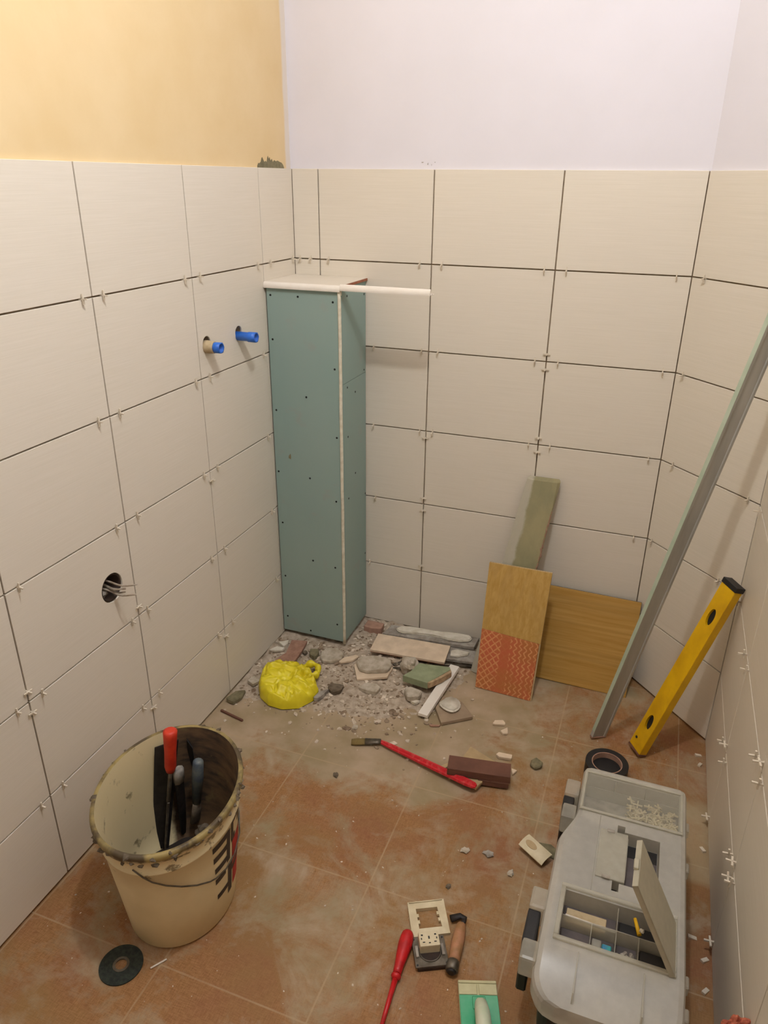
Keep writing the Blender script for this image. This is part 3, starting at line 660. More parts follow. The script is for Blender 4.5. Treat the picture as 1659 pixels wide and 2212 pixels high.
b.tube(P, [.008+.003*math.sin(k*1.1) for k in range(26)], 8, sq=1.5); b.done('bag_handle', M_YBAG, t)
origin(t, (.155, -.475, .004))

# ---------------------------------------------------------------- leaning boards
def panel(name, P, th, mat, parent=None, nvec=None):
    """P: bl, br, tr, tl of the front face; thickness goes away from the viewer"""
    P = [Vector(p) for p in P]; n_ = (P[1]-P[0]).cross(P[3]-P[0]).normalized()
    if n_.y < 0: n_ = -n_
    Q = [p+n_*th for p in P]
    b = MB().hexa([P[0], P[1], P[2], P[3], Q[0], Q[1], Q[2], Q[3]], .0005); return b.done(name, mat, parent)
t = thing('wood_grain_board', 'wide honey-brown wood-grain board leaning low against the far wall', 'board')
panel('board_face', [(.83, -.130, .004), (1.158, -.134, .001), (1.160, -.026, .284), (.832, -.022, .287)], .002, M_WOODX, t)
panel('board_core', [(.83, -.128, .0035), (1.158, -.132, .0008), (1.160, -.024, .2835), (.832, -.020, .2865)], .009, M_MORT, t)
origin(t, (.99, -.13, 0))
t = thing('plaster_slab', 'tall narrow olive-grey slab with white left side leaning on the far wall', 'slab')
b = MB(); n = 24
def sec(q):
    z = .003+.665*q; y = -.175+.152*q; x0 = .672+.108*q; x1 = .800+.078*q
    j = lambda k: .0016*noise.noise(Vector((k*7.7, q*9, 0)))
    th = .016; ny = .0
    return [(x0+j(1), y+.003, z), (x0+.012, y-.003+j(2), z), (x1-.022, y-.004+j(3), z), (x1-.006+j(4)*2, y-.001, z), (x1+j(5)*2, y+.006, z), (x1-.004, y+.018, z), (x0+.004, y+.018, z)]
b.loft([sec(k/n) for k in range(n)]+[[(p[0]*.97+.824*.03, p[1]+.003, p[2]+.004) for p in sec((n-1)/n)]], smooth=False)
b.done('slab_body', M_SLAB, t)
b = MB()
for k in range(26):
    q = .25+.6*k/26; s = sec(q)[4]; b.rock((s[0]-.004, s[1]-.003, s[2]), .0065, .7, .5, 1.8, 1, k, .5)
b.done('torn_edge', M_BRICKP, t, 'pinkish torn right edge')
origin(t, (.73, -.17, 0))
t = thing('laminate_board', 'narrow board, honey wood above and red lattice pattern below, leaning in front', 'board')
bl, br, trp, tl = Vector((.707, -.249, .002)), Vector((.886, -.256, .001)), Vector((.893, -.135, .389)), Vector((.699, -.130, .387))
ml, mr = bl.lerp(tl, .475), br.lerp(trp, .45)
panel('wood_face', [ml, mr, trp, tl], .004, M_WOODZ, t)
panel('patterned_face', [bl+Vector((0, -.0015, 0)), br+Vector((-.004, -.0015, 0)), mr+Vector((-.004, -.0015, 0)), ml+Vector((0, -.0015, 0))], .0055, M_PATT, t, None)
panel('board_back', [bl+Vector((0, .0042, 0)), br+Vector((0, .0042, 0)), trp+Vector((0, .0042, 0)), tl+Vector((0, .0042, 0))], .007, M_TILEB, t)
panel('raw_edge', [br+Vector((-.0035, -.0006, 0)), br+Vector((.0006, -.0006, 0)), mr+Vector((.0006, -.0006, 0)), mr+Vector((-.0035, -.0006, 0))], .004, M_TILEB, t)
origin(t, (.795, -.25, 0))

# ---------------------------------------------------------------- straightedge and spirit level
def bar(p0, p1, a, b_, spin, inset=0):
    """rectangular bar; returns matrix with Z along the bar"""
    p0, p1 = Vector(p0), Vector(p1); z_ = (p1-p0).normalized(); x_ = Vector((1, 0, 0)); x_ = (x_-z_*x_.dot(z_)).normalized(); y_ = z_.cross(x_)
    R = Matrix((x_, y_, z_)).transposed() @ Matrix.Rotation(spin, 3, 'Z'); M4 = R.to_4x4(); M4.translation = p0
    return M4, (p1-p0).length
M4, LL = bar((1.096, -.350, .008), (1.362, -.374, 1.44), 0, 0, .62)
t = thing('aluminium_straightedge', 'long grey aluminium straightedge leaning from the floor against the right wall', 'straightedge')
hw, hd = .0225, .0062
pr = [(-hw, -hd), (-hw+.006, -hd), (-hw+.0075, -hd+.0025), (hw-.0075, -hd+.0025), (hw-.006, -hd), (hw, -hd), (hw, hd), (hw-.006, hd), (hw-.0075, hd-.0025), (-hw+.0075, hd-.0025), (-hw+.006, hd), (-hw, hd)]
MB().loft([[M4 @ Vector((x, y, z)) for x, y in pr] for z in (.0, LL)], smooth=False).done('profile', M_ALU, t)
MB().loft([[M4 @ Vector((x, y, z)) for x, y in ((-hw-.0008, -hd), (-hw-.0001, -hd), (-hw-.0001, hd), (-hw-.0008, hd))] for z in (.02, LL-.02)], smooth=False).done('edge_strip', M_ALUL, t, 'pale greenish edge strip')
MB().box((-hw-.0006, -hd-.0006, -.004), (hw+.0006, hd+.0006, .0), .0005, M=M4).done('end_cap', M_BRICK, t)
origin(t, (1.096, -.35, 0))
M4, LL = bar((1.205, -.372, .010), (1.358, -.325, .545), 0, 0, -.95)
t = thing('spirit_level', 'bright yellow spirit level leaning on the right wall behind the toolbox', 'spirit level')
hw, hd = .026, .0125
pr = [(-hw, -hd), (hw, -hd), (hw, hd), (-hw, hd)]
body = MB().box((-hw, -hd, .004), (hw, hd, LL-.006), .0012, M=M4).done('body', M_YELT, t)
def slot(z0, z1, y=0):
    ring = []
    n = 20
    zc = (z0+z1)/2; hh = (z1-z0)/2
    P = [(.0115*math.cos(2*PI*k/n), zc+hh*math.sin(2*PI*k/n)) for k in range(n)]
    return MB().loft([[M4 @ Vector((x+y, yy, z)) for x, z in P] for yy in (-.03, .03)], smooth=False).done('cut', M_YELT)
slots = [(.075, .125), (LL-.125, LL-.075)]
boolean(body, [slot(*s) for s in slots])
for s in slots:
    n = 20; zc = (s[0]+s[1])/2; hh = (s[1]-s[0])/2-.001
    MB().loft([[M4 @ Vector((.0108*math.cos(2*PI*k/n), y, zc+hh*math.sin(2*PI*k/n))) for k in range(n)] for y in (-.006, .006)], smooth=False).done('grip_slot', M_BLACK, t)
z = LL*.52
MB().box((-hw-.0004, -.006, z-.016), (-hw+.004, .006, z+.016), .0003, M=M4).done('vial', M_MUD, t)
MB().box((-hw-.0015, -hd-.0015, LL-.006), (hw+.0015, hd+.0015, LL+.008), .001, M=M4).done('end_cap', M_BLACK, t)
MB().box((-hw-.001, -hd-.001, -.002), (hw+.001, hd+.001, .004), .001, M=M4).done('end_cap', M_WOODD, t)
MB().tube([M4 @ Vector((-.012, -hd-.001, .035)), M4 @ Vector((-.012, -hd+.001, .035))], .004, 12).done('hang_hole', M_BLACK, t)
origin(t, (1.2, -.375, 0))

# ---------------------------------------------------------------- mortar bucket
BH = .325; AX = Vector((.25, -.97)).normalized(); BXv = Vector((AX.y, -AX.x))
BC0, BC1 = Vector((.279, -1.214)), Vector((.282, -1.216))
def bp(th, z, off=0.):
    q = z/BH; c_ = BC0.lerp(BC1, q); la = .133+(.179-.133)*q+off; lb = .113+(.141-.113)*q+off
    p = c_+AX*la*math.cos(th)+BXv*lb*math.sin(th); return (p.x, p.y, z)
t = thing('plastic_bucket', 'oval cream plastic bucket with cement-caked rim and dark lettering', 'bucket')
BL = Vector((BC0.x, BC0.y, 0)); n = 72
def br_(z, off): return [Vector(bp(2*PI*k/n, z, off))-BL for k in range(n)]
b = MB()
b.loft([br_(.0015, -.012), br_(.0, -.006), br_(.006, 0), br_(.10, 0), br_(.20, 0), br_(.262, 0), br_(.264, .003), br_(.268, .003), br_(.270, 0), br_(.304, .0), br_(.305, .006), br_(.318, .0075), br_(BH, .005), br_(BH+.001, .001), br_(BH, -.003)], cap=(True, False))
o = b.done('bucket_shell', M_BUCK, t)
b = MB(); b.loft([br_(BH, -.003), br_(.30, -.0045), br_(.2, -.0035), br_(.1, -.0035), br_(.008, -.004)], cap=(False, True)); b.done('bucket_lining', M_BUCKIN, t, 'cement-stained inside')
b = MB(); rr_ = [[Vector(bp(2*PI*k/n, .03+.012*noise.noise(Vector((math.cos(2*PI*k/n)*q*3, math.sin(2*PI*k/n)*q*3, 0))), -.005-(1-q)*.1))-BL for k in range(n)] for q in (1, .8, .6, .4, .2, .05)]
b.loft(rr_, cap=(False, True)); b.done('cement_residue', M_CEMENT, t)
b = MB()
for k in range(70):   # dried clots along the rim
    th = random.uniform(0, 2*PI); z = random.choice((.322, .312, .303))+random.uniform(-.004, .004)
    p = Vector(bp(th, z, .005))-BL; b.rock(p, random.uniform(.003, .007), 1.3, 1, .7, 1, k, .5)
b.done('dried_clots', M_MORT, t)['kind'] = 'stuff'
b = MB(); P = []
arc = [(.05, .285), (-.068, .262), (-.173, .246), (-.334, .229), (-.527, .21), (-.733, .189), (-.934, .17), (-1.039, .163), (-1.25, .155), (-1.5, .155), (-1.8, .163), (-2.1, .18), (-2.5, .215), (-2.9, .262), (-3.05, .285)]
for th, z in arc: P.append(Vector(bp(th, z, .0045))-BL)
b.tube(P, .0016, 6); b.done('wire_handle', M_STEEL, t)
# lettering and marks printed on the side
def decal(name, polys, mat, off=.0007):
    b = MB()
    for th0, th1, z0, z1 in polys:
        m = max(2, int(abs(th1-th0)/.05)+1); R_ = []
        for k in range(m+1):
            th = th0+(th1-th0)*k/m; R_.append([Vector(bp(th, z, off))-BL for z in (z0, z1)])
        for r_, q_ in zip(R_, R_[1:]):
            b.bm.faces.new([b.bm.verts.new(p) for p in (r_[0], q_[0], q_[1], r_[1])])
    return b.done(name, mat, t)
M_INK = pm('dark_printing_ink', (58, 46, 36), (46, 36, 30), 60, .6, 0)
M_REDI = pm('red_printing_ink', (186, 34, 28), (160, 26, 22), 60, .6, 0)
decal('printed_letter', [(-1.02, -1.36, .236, .252), (-1.03, -1.36, .203, .219), (-1.05, -1.36, .168, .184), (-1.31, -1.40, .160, .250)], M_INK)
decal('printed_letter', [(-1.05, -1.28, .134, .150)], M_INK)
decal('printed_letter', [(-1.08, -1.36, .082, .097), (-1.34, -1.46, .058, .128)], M_INK)
decal('printed_letter', [(-1.44, -1.66, .248, .262), (-1.43, -1.50, .205, .262), (-1.66, -1.74, .225, .262), (-1.44, -1.56, .198, .215)], M_INK)
decal('printed_emblem', [(-1.47, -1.78, .125, .200)], M_REDI)
decal('printed_emblem', [(-1.50, -1.75, .062, .112)], M_REDI)
decal('printed_emblem', [(-1.34, -1.80, .112, .146), (-1.80, -2.05, .112, .205)], M_INK)
t.location = BL
# tools standing in the bucket
t = thing('red_handled_trowel', 'trowel with orange-red handle standing in the cream bucket', 'trowel')
top, mid, bot = Vector((.226, -1.124, .372)), Vector((.2165, -1.129, .262)), Vector((.187, -1.147, .045))
MB().tube([top+Vector((0, 0, .004)), top, top.lerp(mid, .12), top.lerp(mid, .5), mid.lerp(top, .12), mid], [.010, .0155, .0150, .0130, .0130, .010], 14).done('handle', M_ORANGER, t)
MB().tube([mid, mid.lerp(bot, .4)], .005, 10).done('shank', M_STEEL, t)
a = mid.lerp(bot, .4); dv = (bot-a).normalized(); sd = Vector((.6, -.8, 0)); sd = (sd-dv*sd.dot(dv)).normalized(); nn = dv.cross(sd)
MB().hexa([a-sd*.006-nn*.003, a+sd*.006-nn*.003, a+sd*.006+nn*.003, a-sd*.006+nn*.003, bot-sd*.017-nn*.002, bot+sd*.017-nn*.002, bot+sd*.017+nn*.002, bot-sd*.017+nn*.002], .001).done('blade', M_STEEL, t)
origin(t, bot)
t = thing('wide_spatula', 'wide dark steel spatula blade standing left of the red handle in the bucket', 'spatula')
A_ = [Vector(p) for p in ((.158, -1.160, .03), (.190, -1.140, .03), (.222, -1.095, .325), (.172, -1.118, .305))]
n_ = (A_[1]-A_[0]).cross(A_[3]-A_[0]).normalized()*.002
MB().hexa([p-n_ for p in A_]+[p+n_ for p in A_], .0008).done('blade', M_DSTEEL, t)
origin(t, (.164, -1.15, .04))
t = thing('steel_scraper', 'scraper with a pale worn steel cap behind the red handle in the bucket', 'scraper')
a, e = Vector((.224, -1.112, .252)), Vector((.206, -1.100, .045))
MB().tube([a, a.lerp(e, .12), a.lerp(e, .6), e], [.010, .0135, .0125, .009], 8, sq=.6).done('handle', M_DSTEEL, t)
MB().tube([a+Vector((0, 0, .006)), a, a.lerp(e, .16)], [.009, .0150, .0155], 8, sq=.7).done('cap', pm('pale_worn_steel', (186, 178, 164), (130, 126, 120), 40, .5, .2), t)
origin(t, e)
t = thing('black_handled_float', 'black float blade standing behind the scraper in the bucket', 'float')
A_ = [Vector(p) for p in ((.192, -1.050, .05), (.212, -1.035, .05), (.236, -1.068, .285), (.218, -1.062, .30))]
n_ = (A_[1]-A_[0]).cross(A_[3]-A_[0]).normalized()*.004
MB().hexa([p-n_ for p in A_]+[p+n_ for p in A_], .001).done('blade', M_BLACK, t); origin(t, (.2, -1.04, .05))
t = thing('mixing_brush', 'cement-coated brush with bluish handle leaning at the right inside the bucket', 'brush')
a, e = Vector((.262, -1.088, .268)), Vector((.232, -1.082, .08))
M_BLG = pm('blue_grey_handle', (112, 116, 110), (76, 88, 100), 40, .5, .3)
MB().tube([a+Vector((0, 0, .005)), a, a.lerp(e, .25), a.lerp(e, .7)], [.007, .012, .0135, .010], 12).done('handle', M_BLG, t)
MB().tube([a.lerp(e, .7), e], [.014, .020], 12, sq=.5).done('bristles', M_MORT, t)
origin(t, e)
t = rock('cement_clod', (.252, -1.075, .048), .024, (1.2, 1, .7), M_MORT, 'dark clod of cement at the right in the bottom of the bucket', seed=44)

# ---------------------------------------------------------------- grinding disc, match, screwdriver
t = thing('cutting_disc', 'worn dark cutting disc with a pale centre ring beside the bucket', 'disc')
MB().ring((.2565, -1.402, .001), .0125, .0435, .0025).done('abrasive_disc', M_DISCB, t)
MB().ring((.2565, -1.402, .0036), .0115, .0165, .0008).done('centre_ring', M_STEEL, t, 'pale metal centre ring')
origin(t, (.2565, -1.402, 0))
tag(MB().tube([(.317, -1.387, .0025), (.336, -1.359, .0025)], .0018, 8).done('matchstick', M_PVC), 'short white stick on the floor right of the dark disc', 'stick')
t = thing('screwdriver', 'red-handled screwdriver lying beside the ivory socket frame', 'screwdriver')
a, e = Vector((.7835, -1.130, .013)), Vector((.7905, -1.226, .012)); tip = Vector((.797, -1.338, .006))
qs = [0, .02, .08, .2, .35, .55, .75, .9, 1]; rs = [.005, .0095, .0132, .0148, .0150, .0128, .0104, .0092, .0086]
MB().tube([a.lerp(e, q) for q in qs], rs, 10).done('handle', M_RED, t)
MB().tube([e, e.lerp(tip, .03), e.lerp(tip, .06), e.lerp(tip, .1)], [.0078, .0105, .0105, .006], 10).done('collar', M_RED, t)
MB().tube([e.lerp(tip, .1), e.lerp(tip, .5), tip], [.0058, .0048, .0038], 10).done('insulated_shaft', M_RED, t)
MB().tube([tip, tip+Vector((.001, -.012, 0))], [.0028, .0018], 8).done('steel_tip', M_STEEL, t)
origin(t, (.79, -1.22, 0))
# ---- ivory frame
fo = [(.757, -1.062), (.829, -1.024), (.866, -1.098), (.794, -1.137)]; fi = [(.780, -1.072), (.822, -1.050), (.846, -1.091), (.802, -1.114)]
def frame4(fo, fi, z0, z1):
    b = MB(); R_ = []
    for i in range(4):
        j = (i+1) % 4
        P = [(*fo[i], z0), (*fo[j], z0), (*fi[j], z0), (*fi[i], z0), (*fo[i], z1-.002), (*fo[j], z1-.002), (*fi[j], z1), (*fi[i], z1)]
        b.hexa(P)
    bmesh.ops.remove_doubles(b.bm, verts=b.bm.verts[:], dist=1e-5); return b
t = thing('switch_faceplate', 'square ivory plastic faceplate surround lying on the floor', 'faceplate')
o = frame4(fo, fi, .0005, .0095).done('frame', M_CREAMP, t)
d1 = (Vector(fo[1])-Vector(fo[0])).normalized(); d2 = (Vector(fo[3])-Vector(fo[0])).normalized()
for q in (.3, .62):
    for s_, e_ in ((0, 1), (1, -1)):
        base = Vector(fi[0]).lerp(Vector(fi[3]), q) if s_ == 0 else Vector(fi[1]).lerp(Vector(fi[2]), q)
        MB().box((-.0025, -.004, 0), (.0025, .004, .006), .0004, M=Matrix.Translation((base.x+e_*.002, base.y, .002)) @ Matrix.Rotation(math.atan2(d1.y, d1.x), 4, 'Z')).done('clip', M_CREAMP, t)
MB().tube([(fo[0][0]+.004, fo[0][1]-.001, .0092), (fo[1][0]-.002, fo[1][1]-.004, .0092)], .0014, 6).done('rim_lip', M_CREAMP, t)
origin(t, (.812, -1.08, 0))
# ---- socket mechanism
t = thing('socket_mechanism', 'socket insert with metal plate and cream block in front of the ivory frame', 'socket insert')
an = math.atan2(.032, .063); MM = Matrix.Translation((.8385, -1.156, 0)) @ Matrix.Rotation(an, 4, 'Z')
pl = MB().box((-.0345, -.033, .010), (.0345, .033, .0125), .0006, M=MM).done('mounting_plate', M_STEEL, t)
n = 28; circ = lambda r, z, cx=0, cy=0: [MM @ Vector((cx+r*math.cos(2*PI*k/n), cy+r*math.sin(2*PI*k/n), z)) for k in range(n)]
boolean(pl, [MB().loft([circ(.0245, 0), circ(.0245, .03)]).done('cut', M_STEEL)])
MB().loft([circ(.0235, .002), circ(.0235, .014), circ(.0215, .014), circ(.0215, .006)]).done('round_housing', M_STEEL, t)
MB().loft([circ(.021, .003), circ(.021, .006)]).done('housing_floor', M_BOXB, t)
MB().box((-.021, -.002, .006), (.021, .030, .032), .002, 2, M=MM).done('contact_block', M_CREAMP, t, 'cream contact block')
for x, y, w_, h_ in ((-.014, .022, .004, .003), (.014, .022, .004, .003), (0, .016, .003, .006), (-.012, .006, .005, .002), (.012, .006, .005, .002), (0, .004, .004, .002), (-.016, .014, .002, .004), (.016, .014, .002, .004)):
    MB().box((x-w_/2, y-h_/2, .0322), (x+w_/2, y+h_/2, .0327), M=MM).done('contact_slot', M_BLACK, t)
for x, y in ((-.030, -.028), (.030, -.028), (-.030, .028), (.030, .028)):
    MB().loft([[MM @ Vector((x+.0022*math.cos(a_), y+.0022*math.sin(a_), z)) for a_ in [2*PI*k/10 for k in range(10)]] for z in (.0125, .0131)]).done('screw_hole', M_BLACK, t)
for s_ in (-1, 1):
    MB().box((s_*.027-.003, -.012, .0125), (s_*.027+.003, .012, .0165), .0008, M=MM).done('claw', M_GREY, t)
MB().box((-.030, -.034, .0), (.030, .026, .010), .001, M=MM).done('under_frame', M_BOXB, t)
origin(t, (.8385, -1.156, 0))
# ---- wooden handled tool
t = thing('wooden_handled_tool', 'small tool with worn wooden handle and bent dark metal neck beside the socket insert', 'hand tool')
a, e = Vector((.884, -1.075, .013)), Vector((.8925, -1.185, .016))
MB().tube([a.lerp(e, q) for q in (0, .1, .35, .6, .8)], [.009, .0115, .0138, .0128, .0118], 14).done('handle', M_HWOOD, t)
MB().tube([a.lerp(e, .8), a.lerp(e, .86), a.lerp(e, .98), e], [.0124, .0132, .0132, .011], 14).done('ferrule', M_STEEL, t)
MB().tube([e, e+Vector((.0005, -.004, 0))], [.0105, .007], 14).done('end_knob', M_DSTEEL, t)
MB().tube([a+Vector((0, -.004, 0)), a+Vector((.003, .012, .0)), a+Vector((.004, .019, -.002)), a+Vector((-.008, .021, -.003)), a+Vector((-.026, .008, -.004))], [.006, .005, .0045, .007, .0085], 10, sq=.7).done('metal_neck', M_DSTEEL, t)
origin(t, (.888, -1.13, 0))
# ---- grout float
t = thing('grout_float', 'pale grout float with green foam face at the front edge of the floor', 'float')
an = math.atan2(.025, .072); MM = Matrix.Translation((.9445, -1.1815, 0)) @ Matrix.Rotation(an, 4, 'Z')
MB().box((-.038, -.26, .004), (.038, 0, .012), .001, M=MM).done('base_plate', M_FLOATW, t)
MB().box((-.0375, -.255, .0122), (.0375, -.031, .0155), .001, M=MM).done('foam_face', M_GREENF, t, 'green dusty foam face')
MB().box((-.0375, -.0295, .0122), (-.002, -.008, .0140), .0008, M=MM).done('raised_band', M_FLOATW, t)
MB().box((.002, -.0295, .0122), (.0375, -.008, .0140), .0008, M=MM).done('raised_band', M_FLOATW, t)
MB().box((-.0375, -.0065, .0122), (.0375, -.001, .0140), .0006, M=MM).done('raised_band', M_FLOATW, t)
P = [(0, -.042, .014), (0, -.050, .020), (.001, -.062, .034), (.001, -.085, .046), (.001, -.13, .050), (.001, -.18, .046), (.001, -.205, .018)]
MB().tube([MM @ Vector(p) for p in P], [.006, .009, .0125, .0145, .015, .014, .010], 14).done('handle', M_WHITEH, t)
MB().box((-.013, -.06, .0155), (.013, -.036, .019), .003, 2, M=MM).done('handle_foot', M_GREENF, t)
origin(t, (.945, -1.19, 0))
# ---- cream rocker plate
t = thing('rocker_plate', 'cream switch rocker plate tilted on a mortar spill left of the toolbox', 'switch plate')
MM = Matrix.Translation((.998, -.828, .018)) @ Matrix.Rotation(math.atan2(-.042, .068), 4, 'Z') @ Matrix.Rotation(.22, 4, 'X') @ Matrix.Rotation(.06, 4, 'Y')
R_ = []
for k in range(9):
    y = -.019+.038*k/8; R_.append([MM @ Vector((x, y, z+.005*(1-(y/.019)**2))) for x, z in ((-.036, .0), (.036, .0), (.036, .0022), (-.036, .0022))])
MB().loft(R_, smooth=False).done('cover_shell', M_CREAMP, t)
MB().box((-.03, -.016, -.010), (.03, .016, -.0005), .001, M=MM).done('clip_base', M_TILEB, t)
MB().loft([[MM @ Vector((-.012+.016*math.cos(a_), .008*math.sin(a_), z)) for a_ in [2*PI*k/20 for k in range(20)]] for z in (.006, .0078)]).done('finger_dimple', M_TILEB, t)
origin(t, (.998, -.828, .004))
# ---- long red brush
t = thing('long_handled_brush', 'long thin brush with chipped red handle lying on the floor', 'brush')
a, e = Vector((.521, -.604, .012)), Vector((.818, -.686, .024)); dv = (e-a).normalized()
R_ = []
for q, w_, h_ in ((0, .006, .004), (.1, .008, .005), (.5, .010, .007), (.9, .011, .008), (.98, .009, .007), (1, .005, .004)):
    p = a.lerp(e, q); s_ = Vector((-dv.y, dv.x, 0)); R_.append([p-s_*w_-Vector((0, 0, h_*.6)), p-s_*w_*.9+Vector((0, 0, h_*.3)), p-s_*w_*.3+Vector((0, 0, h_*.2)), p+Vector((0, 0, h_)), p+s_*w_*.8+Vector((0, 0, h_*.6)), p+s_*w_+Vector((0, 0, -h_*.6))])
MB().loft(R_, smooth=False).done('handle', M_REDW, t)
f0, f1, bt = a, Vector((.478, -.617, .009)), Vector((.441, -.629, .006))
MB().tube([f0, f0.lerp(f1, .3), f1], [.0095, .0105, .0125], 12, sq=.55).done('ferrule', M_STEEL, t)
MB().tube([f1, f1.lerp(bt, .6), bt], [.012, .013, .011], 12, sq=.45).done('bristles', M_BRISTLE, t)
origin(t, (.67, -.645, 0))
# ---- dark wooden block with tan tile offcuts beneath
slab('tan_tile_offcut', [(.738, -.668), (.758, -.560), (.763, -.529), (.845, -.565), (.840, -.600), (.785, -.640)], .001, .011, M_TILEB, 'tan triangular tile offcut poking out behind the dark wooden block', 'tile', .0003)
slab('tan_tile_offcut', [(.725, -.655), (.800, -.628), (.832, -.652), (.818, -.688), (.76, -.665)], .0112, .021, M_TILEB, 'tan tile offcut poking out in front of the dark wooden block', 'tile', .0003)
slab('tile_crumb', [(.700, -.640), (.722, -.612), (.730, -.618), (.716, -.645)], .001, .010, M_TILEB, 'narrow tan splinter at the left end of the dark wooden block', 'tile chip', .0005)
an = math.atan2(.026, .158); MM = Matrix.Translation((.8125, -.6345, .024)) @ Matrix.Rotation(an, 4, 'Z')
t = thing('wooden_block', 'dark brown wooden block lying on the tan tile offcuts', 'wood block')
MB().box((-.083, -.026, .0), (.083, .026, .022), .001, M=MM).done('block_body', M_WOODD, t)
MB().box((.0, -.0265, -.018), (.080, .022, -.0003), .001, M=MM).done('lower_strip', M_WOODD, t)
origin(t, (.8125, -.6345, .006))
# ---- orange sack at the right wall
o = MB().rock((0, 0, 0), .021, .7, 1.0, 1.1, 4, 9, .7).done('mesh_sack', M_ORNET); o.location = (1.364, -1.285, .262)
tag(o, 'crumpled orange-red mesh sack at the right wall, bottom corner of the view', 'sack')
b = MB().tube([(1.364, -1.29, .0), (1.366, -1.29, .12), (1.364, -1.287, .25)], [.012, .010, .009], 8).done('twisted_tail', M_ORNET, o)
b.location = -o.location

# ---------------------------------------------------------------- toolbox
t = thing('toolbox', 'black toolbox with frosted grey organiser lid standing by the right wall', 'toolbox')
def rrect(x0, x1, y0, y1, r, z, m=6):
    P = []
    for cx, cy, a0 in ((x1-r, y1-r, 0), (x0+r, y1-r, PI/2), (x0+r, y0+r, PI), (x1-r, y0+r, 1.5*PI)):
        for k in range(m+1): a_ = a0+PI/2*k/m; P.append((cx+r*math.cos(a_), cy+r*math.sin(a_), z))
    return P
MB().loft([rrect(1.082, 1.288, -1.285, -.765, .02, .0), rrect(1.076, 1.292, -1.292, -.758, .025, .01), rrect(1.066, 1.296, -1.300, -.752, .03, .172)], smooth=False).done('body', M_BLACK, t)
XR, YN, YFAR = 1.301, -1.310, -.742
def xl(y):   # left edge of the lid: bulges out between the far latch and the near end
    s = lambda a, b, v: (lambda q: q*q*(3-2*q))(min(1, max(0, (v-a)/(b-a))))
    return 1.079-.027*s(-.885, -.99, y)
stat = []
NS = 110
for k in range(NS+1):
    y = YFAR+(YN-YFAR)*k/NS
    e0, e1 = YFAR-y, y-YN; rr = .030
    ins = 0
    for e_ in (e0, e1):
        r_ = .022 if e_ is e0 else .045
        if e_ < r_: ins = max(ins, r_-math.sqrt(max(0, r_*r_-(r_-e_)**2)))
    ztop = .238
    if y < -1.222: ztop = .238-.030*((-1.222-y)/.088)**1.3
    if e0 < .016: ztop = .238-.012*(1-e0/.016)**2
    stat.append((y, xl(y)+ins, XR-ins*.8, ztop))
rings = []
for y, x0, x1, zt in stat:
    r_ = .012; zb = .166
    rings.append([(x0+.004, y, zb), (x0, y, zb+.012), (x0, y, zt-r_), (x0+r_*.3, y, zt-r_*.3), (x0+r_, y, zt), (x1-r_, y, zt), (x1-r_*.3, y, zt-r_*.3), (x1, y, zt-r_), (x1, y, zb+.012), (x1-.004, y, zb)])
lid = MB().loft(rings, smooth=False).done('lid', M_FROST, t)
cuts = [MB().box((1.085, -1.203, .196), (1.275, -1.101, .26)).done('cut', M_FROST),
        MB().box((1.090, -.882, .205), (1.284, -.776, .26)).done('cut', M_FROST),
        MB().prism([(1.165, -1.072), (1.178, -1.072), (1.178, -1.052), (1.249, -1.052), (1.249, -.920), (1.180, -.920), (1.180, -.905), (1.165, -.905), (1.165, -.935), (1.188, -.935), (1.188, -1.04), (1.165, -1.04)], .205, .26).done('cut', M_FROST),
        MB().box((1.120, -1.300, .160), (1.27, -1.23, .180)).done('cut', M_FROST)]
boolean(lid, cuts)
# inner tray colours
MB().box((1.086, -1.202, .1962), (1.274, -1.102, .1975)).done('compartment_floor', M_PURPLE, t)
MB().box((1.091, -.881, .2052), (1.283, -.777, .2060)).done('compartment_floor', M_GREY, t)
MB().box((1.189, -1.050, .2052), (1.248, -.922, .2060)).done('recess_floor', M_PURPLE, t)
for a_, b_ in (((1.166, -1.071, .2052), (1.177, -1.041, .2060)), ((1.166, -.934, .2052), (1.179, -.906, .2060)), ((1.189, -.952, .2062), (1.248, -.922, .2066))):
    MB().box(a_, b_).done('recess_floor', M_BLACK, t)
MB().box((1.132, -1.050, .2384), (1.187, -.928, .2420), .002, 2).done('carry_handle', M_FROST2, t)
for y in (-1.048, -.930):
    MB().box((1.145, y-.004, .2422), (1.160, y+.004, .2432), .0004).done('handle_pin', M_GREY, t)
# organiser frames
def frame(x0, x1, y0, y1, w_, z0, z1, nm='organiser_frame', mat=M_FROST2):
    return MB().box((x0, y0, z0), (x1, y0+w_, z1), .0012).box((x0, y1-w_, z0), (x1, y1, z1), .0012).box((x0, y0+w_, z0), (x0+w_, y1-w_, z1), .0012).box((x1-w_, y0+w_, z0), (x1, y1-w_, z1), .0012).done(nm, mat, t)
frame(1.076, 1.284, -1.212, -1.090, .0085, .2382, .2445)
fl = MB().box((1.084, -.888, .2384), (1.291, -.769, .2405), .001).done('far_organiser_lid', M_CLEAR, t, 'closed clear organiser flap')
frame(1.083, 1.292, -.889, -.768, .006, .2406, .2440)
